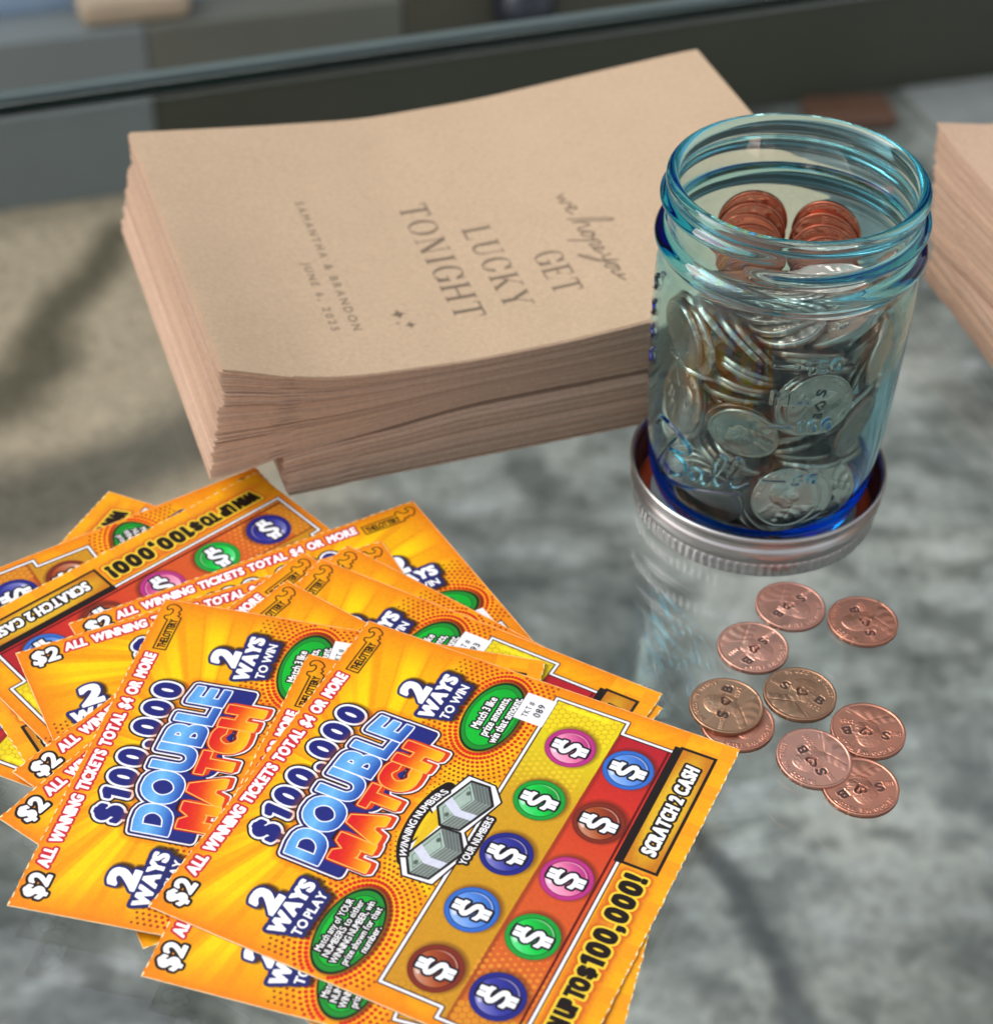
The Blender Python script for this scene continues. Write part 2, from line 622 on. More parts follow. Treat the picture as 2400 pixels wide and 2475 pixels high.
def ticket_print():
    cv = Canvas(TS, TS, NP, NP, (1, .8, .05))
    X, Y = cv.X, cv.Y
    # sun rays on yellow, orange towards the margins
    ang = np.arctan2(Y - 78, X - 52)
    ray = 0.5 + 0.5 * np.sin(ang * 19 + 1.3 * np.sin(ang * 5)) 
    ray2 = 0.5 + 0.5 * np.sin(ang * 47 + 2.0 * np.sin(ang * 3 + 1))
    rr = np.hypot(X - 52, Y - 78)
    k = np.clip((ray - .42) * 6, 0, 1) * .75 + np.clip((ray2 - .7) * 6, 0, 1) * .35
    cv.img = np.array([1.0, .83, .005]) * (1 - k[..., None]) + np.array([.955, .655, .01]) * k[..., None]
    e = np.minimum.reduce([X * 1.0, (TS - X) * 1.0, (TS - Y) * 1.0])
    vg = np.clip(1 - e / 11.5, 0, 1) ** 1.15 * .95
    cv.over(vg, (.935, .53, .05))
    low = np.clip((66 - Y) / 10, 0, 1) * np.clip((Y - 40) / 6, 0, 1)
    near = np.minimum(np.hypot((X - 14) / 1.5, Y - 60.5), np.hypot((X - 88) / 1.5, Y - 60))
    org = np.clip(1.0 - near / 17, 0, 1) * .85
    cv.over(org, (.95, .52, .10))
    cv.over(np.clip(1 - np.abs(near - 9.5) / 4.0, 0, 1) * .75, (.985, .74, .08))
    mid = np.clip(1 - np.hypot((X - 50) / 22, (Y - 57) / 9), 0, 1)
    cv.over(np.clip(mid * 1.8, 0, 1) * .85, (.97, .82, .14))
    glow = np.clip(1 - np.hypot((X - 51) / 27, (Y - 70) / 11), 0, 1)
    cv.over(np.clip(glow * 1.6, 0, 1) * .5, (.95, .45, .07))
    # halftone rings round the two ovals
    for cx, cyy in ((14.2, 60.5), (87.6, 60.0)):
        for kr in range(13):
            a, b = 13.6 + 1.38 * kr, 7.9 + 1.38 * kr
            per = math.pi * (3 * (a + b) - math.sqrt((3 * a + b) * (a + 3 * b)))
            nd = int(per / (1.15 if kr < 2 else 1.42))
            rad = np.interp(kr, [0, 1, 3, 12], [.53, .5, .42, .2])
            colr = grad(np.array(float(kr)), [(0, (.86, .12, .07)), (3, (.74, .18, .06)), (6, (.55, .22, .04)), (12, (.6, .3, .05))])
            for q in range(nd):
                th = 2 * math.pi * (q + .5 * (kr % 2)) / nd
                px, py = cx + a * math.cos(th), cyy + b * math.sin(th)
                if py < 48.8 or py > 82 or px < .8 or px > TS - .8:
                    continue
                if kr > 5 and (py > 76 or py < 47):
                    continue
                w = cv.win(px - .9, px + .9, py - .9, py + .9)
                d = np.hypot(cv.X[w] - px, cv.Y[w] - py)
                al = np.clip(.5 - (d - rad) / cv.px, 0, 1)[..., None]
                cv.img[w] = cv.img[w] * (1 - al) + colr * al
    # prize panel ------------------------------------------------
    panel = [np.array([(5.3, 48), (100.7, 48), (100.7, 28.4), (96.6, 28.4), (96.6, 13.9), (2.4, 13.9), (2.4, 32.8), (5.3, 32.8)])]
    pd = sdist(panel, X, Y)
    cv.fill(pd, 1.25, (.93, .5, .1), .5, 2.0)
    cv.fill(pd, .62, (.16, .04, .03))
    cv.fill(pd, .32, (.95, .95, .97))
    cv.fill(pd, -.42, (.16, .04, .03))
    split = 30.0 + (X - 50) * -.02
    ins = np.clip(.5 - (pd + .75) / cv.px, 0, 1)
    row1 = grad(X, [(3, (.80, .56, .13)), (40, (.80, .585, .11)), (66, (.82, .62, .12)), (80, (.85, .74, .10)), (94, (.89, .84, .10)), (100, (.90, .78, .08))])
    row2 = grad(X, [(3, (.83, .50, .13)), (9, (.83, .42, .14)), (28, (.83, .37, .15)), (52, (.83, .31, .15)), (75, (.80, .19, .14)), (97, (.70, .11, .17))])
    top = np.clip(.5 + (Y - split) / cv.px, 0, 1)
    cv.over(ins * top, row1)
    cv.over(ins * (1 - top), row2)
    sh = np.clip(1 - np.abs(Y - split + .5) / .9, 0, 1) * ins * (Y < split + .1)
    cv.over(sh * .45, (.35, .12, .05))
    # honeycomb and dots
    hx, hy = 1.78, 1.55
    for j in range(-2, 36):
        for i in range(-2, 64):
            px, py = i * hx + (j % 2) * hx / 2, j * hy
            inrow = 13.9 < py < 48
            if not inrow:
                continue
            hc = None
            if py > 30.5 and px > 92 - (1.5 if py > 44 or py < 34 else 0) and px < 99.9:
                hc, fillc, rad, edge = 1, (.95, .86, .13), .82, (.78, .62, .05)
            elif py > 30.5 and 89 < px < 92.5 and (py > 44.5):
                hc, fillc, rad, edge = 1, (.95, .86, .13), .82, (.78, .62, .05)
            elif 14.6 < py < 29.5 and px < 9.5 and px > 3:
                hc, fillc, rad, edge = 1, (.88, .58, .16), .82, (.72, .40, .10)
            elif 46.5 > py > 31 and px < 7.2 and px > 5.9:
                hc, fillc, rad, edge = 1, (.82, .60, .14), .8, (.70, .45, .08)
            else:
                f1 = np.clip(1 - abs(px - 77) / 12, 0, 1) if py > 31 else np.clip(1 - abs(px - 19) / 10, 0, 1)
                if f1 <= .05:
                    continue
                fillc, rad, edge = ((.93, .80, .18) if py > 31 else (.90, .60, .20)), .62 * f1, None
            w = cv.win(px - 1.1, px + 1.1, py - 1.1, py + 1.1)
            d = np.hypot(cv.X[w] - px, cv.Y[w] - py)
            m = ins[w]
            if edge is not None:
                al = (np.clip(.5 - (d - rad - .16) / cv.px, 0, 1) * m * .7)[..., None]
                cv.img[w] = cv.img[w] * (1 - al) + np.array(edge) * al
            al = (np.clip(.5 - (d - rad) / cv.px, 0, 1) * m * (.85 if edge is not None else .8))[..., None]
            cv.img[w] = cv.img[w] * (1 - al) + np.array(fillc) * al
    cv.fill(cv.rect(98.1, 99.4, 33, 44.5), 0, (.97, .93, .15), .8, .5)
    # maroon rules and black bar under the panel
    cv.fill(cv.rect(3.2, 95.9, 15.5, 16.1), 0, (.38, .03, .03))
    cv.fill(cv.rect(58.8, 98.6, 13.2, 15.1), 0, (.10, .06, .06))
    # bubbles ----------------------------------------------------
    pink, green, navy, blue, brown = ((.74, .20, .52), (.93, .52, .68)), ((.08, .62, .22), (.05, .80, .28)), ((.13, .15, .52), (.22, .23, .62)), ((.20, .42, .78), (.38, .58, .90)), ((.50, .17, .11), (.66, .30, .14))
    rowc = [((86.6, 38.2), pink), ((67.9, 38.1), green), ((49.5, 38.2), navy), ((31.5, 38.4), blue), ((13.7, 38.5), brown),
            ((86.2, 22.6), blue), ((67.7, 22.5), brown), ((49.1, 22.7), pink), ((30.8, 22.9), green), ((13.0, 23.1), navy)]
    sgl = []
    for (bx, by), (rim, body) in rowc:
        w = cv.win(bx - 9, bx + 9, by - 9, by + 9)
        x, y = cv.X[w] - bx, cv.Y[w] - by
        r = np.hypot(x, y)
        img = cv.img[w]

        def ov(a, c, img=img):
            a = a[..., None]
            img[:] = img * (1 - a) + np.asarray(c, float) * a
        rs = np.hypot(x - .5, y + .35)
        ov(np.clip((7.4 - rs) / 1.4, 0, 1) * .55, (.25, .10, .05))
        ov(np.clip(.5 - (r - 6.35) / cv.px, 0, 1), np.array(rim) * .82)
        ov(np.clip(.5 - (r - 6.1) / cv.px, 0, 1), rim)
        ov(np.clip(.5 - (r - 5.25) / cv.px, 0, 1), np.array(rim) * .70)
        g = np.clip((-x * .6 + y * .75) / 9 + .5, 0, 1)
        ov(np.clip(.5 - (r - 5.0) / cv.px, 0, 1), grad(g, [(0, np.array(rim) * .95), (.55, body), (1, np.minimum(np.array(body) * .65 + .36, 1))]))
        cres = np.clip(.5 - (np.abs(np.hypot(x - .2, y) - 4.55) - .17) / cv.px, 0, 1) * np.clip((x * .7 - y * .7) / 3 - .3, 0, 1)
        ov(cres * .5, (1, .9, .85))
        hl = np.hypot((x + 2.2) * .8 + (y - 3.4) * .6, ((y - 3.4) * .8 - (x + 2.2) * .6) * 1.9)
        ov(np.clip(.5 - (hl - 1.0) / .5, 0, 1) * .55, (1, 1, 1))
        s_ = layout('S', bx - 2.2, by - 2.55, 5.1, width=4.2, rot=0.0)
        sgl += s_
        for dx in (-.75, .75):
            for y0 in (2.4, -4.3):
                sgl.append([np.array([(bx + dx - .42, by + y0), (bx + dx + .42, by + y0), (bx + dx + .42, by + y0 + 1.9), (bx + dx - .42, by + y0 + 1.9)])])
    d = cv.sdf(sgl)
    cv.fill(d, .80, (.08, .05, .09))
    cv.fill(d, .26, (.97, .98, 1))
    # money bundles -----------------------------------------------
    out1 = np.array([(33.6, 56.9), (38.8, 60.3), (51.3, 56.4), (54.3, 60.2), (66.9, 56.3), (66.8, 49.6), (63.0, 46.4), (50.8, 50.2), (46.2, 46.6), (34.2, 50.0)])
    arcw = spline([(37.3, 58.8), (42.5, 61.2), (50.5, 62.0), (58.0, 60.9), (61.8, 59.3)], 8)
    d = cv.line([arcw], 3)
    cv.fill(d, 1.7, (.10, .06, .06))
    d = sdist([out1], X, Y)
    cv.fill(d, .75, (.10, .06, .06))
    cv.fill(d, .3, (.95, .95, .97))
    cv.fill(sdist([np.array([(40.4, 58.6), (50.4, 59.6), (58.5, 58.4), (51.2, 55.8)])], X, Y), 0, (.90, .74, .10))
    for ox, oy in ((0, 0), (16.0, 0)):
        P = lambda *q: np.array([(x + ox, y + oy) for x, y in q])
        cv.fill(sdist([P((34.4, 56.0), (39.2, 59.0), (50.0, 55.2), (50.2, 50.6), (45.2, 47.3), (35.0, 51.2))], X, Y), .35, (.10, .08, .08))
        cv.fill(sdist([P((34.7, 55.8), (39.2, 58.7), (49.6, 55.2), (45.0, 51.9))], X, Y), 0, (.66, .74, .70))
        cv.fill(sdist([P((34.7, 55.6), (45.0, 51.8), (45.2, 47.7), (35.2, 51.4))], X, Y), 0, (.53, .57, .55))
        cv.fill(sdist([P((45.0, 51.8), (49.7, 55.1), (49.9, 50.8), (45.2, 47.7))], X, Y), 0, (.45, .49, .48))
        ln = [P((34.9, 55.6 - .85 * q), (45.05, 51.8 - .85 * q), (49.8, 55.0 - .9 * q)) for q in range(1, 5)]
        cv.fill(cv.line(ln), .09, (.25, .28, .27), .8)
        cv.fill(cv.line([P((36.2, 55.8), (39.4, 57.7), (48.2, 54.9), (44.6, 52.6), (36.2, 55.8))]), .1, (.30, .36, .33), .8)
        for q in ((38.0, 56.0), (46.2, 54.2)):
            cv.fill(np.hypot(X - q[0] - ox, (Y - q[1] - oy) * 1.3), .7, (.28, .33, .30), .9, .4)
        cv.fill(sdist([P((41.0, 58.1), (43.4, 57.3), (40.7, 53.5), (40.9, 49.3), (38.7, 50.1), (38.5, 54.3))], X, Y), 0, (.84, .85, .92))
    fnw = lambda q: np.stack([q[:, 0], q[:, 1] + 2.6 * (1 - ((q[:, 0] - 11.2) / 11.2) ** 2)], 1)
    d = cv.sdf(layout('WINNING NUMBERS', 38.2, 58.6, 1.75, width=22.4, fn=fnw, gap=.2))
    cv.fill(d, .7, (.10, .06, .06))
    cv.fill(d, .08, (.98, .98, 1))
    d = cv.sdf(layout('YOUR NUMBERS', 42.3, 45.3, 1.7, width=15.4, gap=.2))
    cv.fill(d, .75, (.10, .06, .06))
    cv.fill(d, .08, (.98, .98, 1))
    # ovals ---------------------------------------------------------
    for cx, cyy, lines in ((14.2, 60.5, [('Match any of YOUR', 15.6, 64.3), ('NUMBERS to either', 17.0, 62.0), ('WINNING NUMBER, win', 18.6, 59.7), ('prize shown for that', 17.0, 57.4), ('number.', 7.6, 55.1)]),
                           (87.6, 60.0, [('Match 3 like', 11.4, 62.5), ('prize amounts,', 14.2, 59.6), ('win that amount.', 16.8, 56.7)])):
        rho = np.hypot((X - cx) / 12.6, (Y - cyy) / 6.9)
        dd = (rho - 1) * 8.5
        cv.fill(np.hypot((X - cx - .4) / 12.9, (Y - cyy + .5) / 7.4) * 8.5 - 8.5, .2, (.2, .08, .02), .6, .8)
        cv.fill(dd, 0, (.05, .10, .05))
        cv.fill(dd, -.45, (.10, .55, .18))
        cv.fill(dd, -1.35, (.06, .42, .13))
        cv.fill(dd, -1.55, (.04, .73, .20))
        cv.over(np.clip((X - cx - (Y - cyy)) / 26, 0, 1) * np.clip(.5 - (dd + 1.6) / cv.px, 0, 1) * .55, (.03, .48, .14))
        hh = 1.62 if len(lines) == 5 else 2.1
        gl = []
        for s_, w_, yy in lines:
            gl += layout(s_, cx - w_ / 2 + (.4 if len(lines) == 3 else 0), yy - hh / 2 - .05, hh, width=w_, space=.36)
        d = cv.sdf(gl)
        cv.fill(d, .52, (.07, .04, .06))
        cv.fill(d, .05 if len(lines) == 5 else .09, (1, 1, 1))
    # ticket number patch
    cv.fill(cv.rect(89.8, 99.3, 47.4, 55.4), 0, (.97, .97, .98))
    d = cv.sdf(layout('TKT #', 91.2, 52.3, 1.5, width=5.4, gap=.3))
    cv.fill(d, .02, (.12, .12, .14))
    # small price, banner, lottery mark ------------------------------
    d = cv.sdf(layout('$2', 3.4, 97.7, 4.6, width=6.6, shear=.08, gap=.16))
    cv.fill(d, .98, (.10, .04, .05))
    cv.fill(d, .34, (1, 1, 1))
    fnb = lambda q: np.stack([q[:, 0], q[:, 1] - q[:, 0] * .004], 1)
    d = cv.sdf(layout('ALL WINNING TICKETS TOTAL $4 OR MORE', 12.2, 99.55, 2.75, width=71.6, gap=.24, shear=.10, fn=fnb, space=.62))
    cv.fill(d, .78, (.80, .10, .22))
    cv.fill(d, .25, (1, 1, 1))
    d = cv.line([np.array([(97.0, 100.9), (86.0, 100.9), (86.0, 97.5), (98.3, 97.5)]),
                 spline([(97.0, 100.9), (97.4, 101.9), (98.4, 102.0), (98.8, 101.0), (99.8, 100.5), (100.8, 100.6), (101.2, 101.3), (100.6, 102.0), (101.6, 102.5), (102.7, 101.8), (102.9, 100.4), (102.1, 99.0), (101.2, 98.5), (100.3, 98.9), (99.6, 98.2), (98.9, 98.6), (98.3, 97.5)], 5)])
    cv.fill(d, .19, (.18, .06, .02))
    d = cv.sdf(layout('THE LOTTERY', 86.7, 98.1, 2.0, width=10.6, gap=.1, space=.2))
    cv.fill(d, .12, (.10, .03, .02))
    # $100,000 --------------------------------------------------------
    fna = lambda q: np.stack([q[:, 0], q[:, 1] + .9 * (1 - ((q[:, 0] - 23.5) / 24) ** 2)], 1)
    g = layout('$100,000', 28.6, 88.7, 6.1, width=45.6, shear=.05, gap=.40, fn=fna)
    d = cv.sdf(g, 3)
    cv.fill(np.roll(np.roll(d, -4, 0), 3, 1), 1.9, (.35, .15, .02), .55, .8)
    cv.fill(d, 1.75, (.10, .05, .06))
    cv.fill(d, 1.28, (.97, .97, 1))
    cv.fill(d, .60, (.11, .13, .46))
    # DOUBLE MATCH ------------------------------------------------------
    def fnd(q):
        t = (q[:, 0] - 24) / 24
        base, top_ = 1.6 * (1 - t * t), 2.9 * (1 - t * t)
        y = q[:, 1] / 8.0
        return np.stack([q[:, 0], base * (1 - y) + (8.0 + top_) * y], 1)
    g = layout('DOUBLE', 27.6, 76.3, 8.0, width=47.4, gap=.20, fn=fnd)
    d = sq(cv.sdf(g, 5), 4, 3)
    ext = d.copy()
    for k in range(1, 44):
        ext = np.minimum(ext, np.roll(np.roll(d, -k, 0), int(round((X.mean() - 52) * 0)), 1))
    def fnm(q):
        t = (q[:, 0] - 20.0) / 20.0
        y = q[:, 1] / 8.2
        lo = 2.6 * (1 - t * t)
        hi = 8.7 + 1.5 * (1 - t * t)
        return np.stack([q[:, 0], lo * (1 - y) + hi * y], 1)
    gm = layout('MATCH', 30.9, 65.6, 8.2, width=39.2, gap=.30, fn=fnm)
    dm = sq(cv.sdf(gm, 4), 6, 4)
    extm = dm.copy()
    for k in range(1, 9):
        extm = np.minimum(extm, np.roll(np.roll(dm, -k, 0), k // 2, 1))
    alld = np.minimum(ext - .2, extm + .35)
    cv.fill(alld, 2.5, (.90, .35, .05), .5, 2.0)
    cv.fill(alld, 1.8, (.13, .05, .06))
    cv.fill(alld, 1.35, (.96, .93, .95))
    cv.fill(alld, .85, (.10, .10, .35))
    cv.fill(ext, .65, (.12, .15, .48))
    cv.fill(np.roll(dm, 7, 0), .45, (.07, .04, .08), .95, .5)
    cv.fill(dm, .8, (.72, .10, .05))
    cv.fill(extm, .5, (.86, .24, .06))
    cv.fill(dm, .42, (.99, .74, .36))
    t = (X - 51) / 20
    ylo, yhi = 65.6 + 2.6 * (1 - t * t), 65.6 + 8.7 + 1.5 * (1 - t * t)
    gy = np.clip((Y - ylo) / (yhi - ylo) + (51 - X) * .004, 0, 1)
    cv.fill(dm, .10, grad(gy, [(0, (.97, .74, .06)), (.35, (.95, .52, .06)), (.65, (.90, .25, .08)), (1, (.86, .10, .13))]))
    cv.fill(d, .44, (.95, .96, 1))
    t = (X - 51.6) / 24
    gy = np.clip((Y - 76.3 - 1.6 * (1 - t * t)) / (8.0 + 1.3 * (1 - t * t)), 0, 1)
    cv.fill(d, .08, grad(gy, [(0, (.17, .33, .68)), (.25, (.30, .55, .85)), (.62, (.45, .74, .95)), (1, (.36, .64, .90))]))
    # 2 WAYS TO PLAY / WIN ------------------------------------------------
    for x0, w3, s3 in ((6.6, 12.8, 'TO PLAY'), (80.2, 12.6, 'TO WIN')):
        g2 = layout('2', x0 + 3.9, 78.3, 6.3, width=5.0, shear=.12)
        gw = layout('WAYS', x0 - .2, 73.5, 3.5, width=15.4, gap=.14, shear=.08)
        g3 = layout(s3, x0 + 1.3, 69.6, 2.2, width=w3, gap=.16, shear=.05)
        d2_, dw, d3 = sq(cv.sdf(g2), 2, 2) + .1, sq(cv.sdf(gw), 2, 1) + .16, cv.sdf(g3)
        dn = np.minimum(np.minimum(d2_ + .15, dw), d3 + .1)
        cv.fill(np.roll(np.roll(dn, -5, 0), 4, 1), 1.6, (.12, .05, .03), .8, .9)
        cv.fill(dn, 1.2, (.13, .15, .42))
        cv.fill(d2_, .42, (1, 1, 1))
        cv.fill(dw, .30, (1, 1, 1))
        cv.fill(d3, .13, (1, 1, 1))
    # bottom border: scratch box and "win up to" ---------------------------
    blk = (np.floor(X / 4.3 + .7 * np.floor(Y / 4.4)) % 3) * .02
    bot = np.clip((13.0 - Y) / .3, 0, 1)
    cv.over(bot, grad(blk / .04, [(0, (.975, .68, .06)), (1, (.965, .62, .09))]))
    gl_ = np.clip(1 - np.maximum(np.abs(X - 31) / 29.5, np.abs(Y - 8.6) / 6.2) ** 4, 0, 1) * bot
    cv.over(np.clip(gl_ * 1.3, 0, 1), grad(np.abs(Y - 8.4), [(0, (.93, .72, .16)), (3, (.88, .46, .12)), (5, (.93, .62, .10))]))
    cv.over(np.clip((1.4 - pd) / 1.2, 0, 1) * (pd > .6) * (Y < 13) * (X < 58) * .6, (.80, .25, .08))
    bx = cv.rect(59.0, 99.0, 4.2, 13.6)
    cv.fill(bx, .1, (.10, .05, .05))
    cv.fill(bx, -.7, grad(np.hypot((X - 79) / 18, (Y - 9) / 4.2), [(0, (.90, .76, .18)), (.8, (.87, .68, .14)), (1.2, (.78, .48, .10))]))
    d = sq(cv.sdf(layout('SCRATCH 2 CASH', 64.0, 6.9, 3.4, width=29.6, gap=.26, shear=.10, space=.5)), 2, 1)
    cv.fill(d, .62, (.08, .04, .05))
    cv.fill(d, .03, (1, 1, 1))
    gl = layout('WIN UP TO', 6.4, 6.4, 4.1, width=18.6, gap=.2, space=.42) + layout('$', 26.2, 6.7, 3.5, width=2.3) + layout('100,000!', 29.6, 5.9, 5.0, width=27.0, gap=.30)
    d = sq(cv.sdf(gl), 3, 2)
    cv.fill(d, 1.15, (.78, .30, .08), .7, 1.0)
    cv.fill(d, .68, (.96, .82, .22))
    cv.fill(d, .06, (.10, .05, .03))
    # orange rim, grain, perforation nicks
    e = np.minimum.reduce([X, TS - X, TS - Y])
    cv.over(np.clip(1 - e / 2.2, 0, 1) * .25, (.90, .42, .08))
    cv.img *= 1 + (vnoise(X, Y, .45, 3) - .5)[..., None] * .05 + RNG.normal(0, .012, X.shape)[..., None]
    cv.img *= .97
    for yv in (Y, TS - Y):
        ph = (X + 1.1 * (vnoise(X, Y * 0, 9, 5) - .5)) % 2.75
        nick = (ph < 1.55) * np.clip((.26 + .45 * vnoise(X, Y * 0, .8, 8) - yv) / .15, 0, 1)
        cv.over(np.clip(nick, 0, 1) * .9, (.95, .90, .74))
    for xv in (X, TS - X):
        cv.over(np.clip((.16 + .15 * vnoise(Y, X * 0, 1.3, 6) - xv) / .12, 0, 1) * .8, (.96, .82, .66))
    return lin(np.clip(cv.img, 0, 1)).reshape(-1, 3), cv


def ticket_mesh(name, rgb, cv, curl=None):
    th = .30
    X, Y = cv.X.copy(), cv.Y.copy()
    # torn perforations along the top and bottom edges
    edge = np.clip(1 - Y / .6, 0, 1)
    Y += edge * (.05 + .3 * vnoise(X, Y * 0, .9, 21)) * 1.0
    edge = np.clip(1 - (TS - cv.Y) / .6, 0, 1)
    Y -= edge * (.05 + .3 * vnoise(X, Y * 0, .9, 22)) * 1.0
    Z = .10 * (vnoise(X, Y, 38, 4) - .5)
    if curl is not None:
        Z = Z + curl(X, Y)
    Z += th
    x, y = X - TS / 2, Y - TS / 2
    V = np.stack([x, y, Z], -1).reshape(-1, 3)
    n = NP
    idx = np.arange(n * n).reshape(n, n)
    ring = np.concatenate([idx[0, :-1], idx[:-1, -1], idx[-1, :0:-1], idx[:0:-1, 0]])
    Vb = V[ring].copy()
    Vb[:, 2] -= th
    Vs = np.concatenate([V, V[ring], Vb])
    q1 = grid_quads(n, n)
    m = len(ring)
    a = len(V) + np.arange(m)
    b = len(V) + (np.arange(m) + 1) % m
    q2 = np.stack([a + m, b + m, b, a], 1)
    me = fast_mesh(name, Vs * MM, np.concatenate([q1, q2]), True)
    c = np.concatenate([rgb, np.tile(lin((.93, .86, .74)), (2 * m, 1))])
    color_attr(me, c)
    return me


def ticket_material():
    t = NT('printed_card')
    at = t.n('VertexColor', layer_name='print')
    nz = t.noise(t.obj(), 900, 3)
    c = t.mix(.12, at.outputs['Color'], t.ramp(nz, [(.3, (.7, .7, .7)), (.7, (1.15, 1.15, 1.15))]), 'MULTIPLY')
    t.l(c, t.b.inputs['Base Color'])
    t.set(Roughness=.42, IOR=1.4)
    t.bump(nz, .10, .0002)
    return t.m


rgb_t, cv_t = ticket_print()
m_ticket = ticket_material()
me_ticket = ticket_mesh('lottery_ticket', rgb_t, cv_t)
me_ticket.materials.append(m_ticket)
me_top = ticket_mesh('lottery_ticket_top', rgb_t, cv_t, lambda x, y: .9 * np.clip(1 - np.hypot(x, y) / 40, 0, 1) ** 2 + .5 * np.clip((x - 80) / 24, 0, 1) ** 2 * np.clip((60 - y) / 60, 0, 1))
me_top.materials.append(m_ticket)
me_bent = ticket_mesh('lottery_ticket_bent', rgb_t, cv_t, lambda x, y: 0 * x)
me_bent.materials.append(m_ticket)
del rgb_t
m_ink = plain('black_ink', (.10, .10, .12), .5)


def text_mesh(name, s, h, width):
    """flat filled lettering as a mesh, lower left at the origin, mm"""
    cu = bpy.data.curves.new('t', 'FONT')
    cu.body = s
    cu.resolution_u = 4
    cu.space_character = 1.15
    ob = bpy.data.objects.new('t', cu)
    COL.objects.link(ob)
    me = bpy.data.meshes.new_from_object(ob.evaluated_get(bpy.context.evaluated_depsgraph_get()))
    bpy.data.objects.remove(ob)
    P = np.array([v.co for v in me.vertices])
    lo, hi = P.min(0), P.max(0)
    for v in me.vertices:
        v.co = ((v.co.x - lo[0]) / (hi[0] - lo[0]) * width * MM, (v.co.y - lo[1]) / (hi[1] - lo[1]) * h * MM, 0)
    me.name = name
    return me


def corner_pose(kind, x, y, deg):
    """ticket centre from a known corner and the reading direction"""
    a = math.radians(deg)
    u, v = np.array([math.cos(a), math.sin(a)]), np.array([-math.sin(a), math.cos(a)])
    p = np.array([x, y])
    return p + {'TR': -u - v, 'BL': u + v, 'TL': u - v}[kind] * TS / 2


TICKETS = [  # corner, x, y, degrees, label
    ('BL', -113.0, 413.7, -112.3, 'upside down ticket at the far left showing only WIN, lowest of the pile', None),
    ('BL', -156.2, 364.9, -54.2, 'upside down ticket with a green oval peeking out between two others at the far left', None),
    ('BL', -71.3, 422.9, -135.6, 'upside down ticket reading WIN UP TO $100,000, its corner tucked under the envelope stack', None),
    ('TR', -24.4, 411.3, 31.7, 'farthest upright ticket, its whole top banner and lottery mark showing', None),
    ('TR', -32.2, 392.7, 27.7, 'ticket showing a shallow tilted $2 ALL WINNING strip just below the farthest upright ticket', None),
    ('TR', -54.0, 386.4, 53.2, 'upright ticket showing MORE and TERY above, its $2 corner halved by the ticket over it', None),
    ('TR', -41.6, 389.2, 55.0, 'ticket whose far right end pokes out beside the pennies under the one numbered 093', None),
    ('TR', -48.4, 382.6, 62.2, 'ticket numbered 093 with its yellow prize panel showing at the right', '093'),
    ('TR', -57.0, 372.8, 55.5, 'ticket with a sharp $2 corner farthest left over stone, above the big left ticket', None),
    ('TR', -88.5, 363.4, 79.0, 'big left ticket with nearly the whole DOUBLE MATCH title showing', None),
    ('TR', -48.2, 343.4, 75.1, 'ticket mostly hidden beneath the top ticket, its $2 corner lowest in the pile', None),
    ('TR', -33.2, 356.0, 65.6, 'topmost ticket numbered 089 with its full prize panel showing', '089'),
]
for i, (k, x, y, deg, lab, num) in enumerate(TICKETS):
    c = corner_pose(k, x, y, deg)
    me = me_top if i == len(TICKETS) - 1 else me_ticket
    o = link('lottery_ticket', me)
    o.location = (c[0] * MM, c[1] * MM, (.7 + .55 * i) * MM)
    o.rotation_euler = (0, 0, math.radians(deg))
    tag(o, lab, 'lottery ticket', 'fanned out lottery tickets')
    if num:
        q = link('ticket_number', text_mesh('ticket_number', num, 1.8, 4.4), m_ink, o)
        q.location = ((92.2 - TS / 2) * MM, (49.3 - TS / 2) * MM, .55 * MM)

# ---------------------------------------------------------------- kraft envelopes
EW, EH = 200.0, 133.0


def kraft_material(name, base, print_attr=False):
    t = NT(name)
    co = t.obj()
    a = t.noise(co, 55, 4)
    b = t.noise(co, 700, 4, .7)
    c0 = lin(base)
    c = t.mix(a, tuple(c0 * .93), tuple(np.minimum(c0 * 1.06, 1)))
    fib = t.ramp(b, [(.32, (.80, .78, .76)), (.68, (1.10, 1.10, 1.09))])
    c = t.mix(.6, c, fib, 'MULTIPLY')
    if print_attr:
        at = t.n('VertexColor', layer_name='print')
        c = t.mix(1.0, c, at.outputs['Color'], 'MULTIPLY')
    t.l(c, t.b.inputs['Base Color'])
    t.set(Roughness=.75)
    t.bump(b, .12, .0002)
    return t.m


m_kraft = [kraft_material('kraft_paper', c) for c in ((.775, .66, .57), (.735, .615, .53), (.80, .685, .60), (.755, .64, .555), (.785, .665, .57))]
m_kraft_top = kraft_material('kraft_paper_printed', (.765, .665, .555), True)


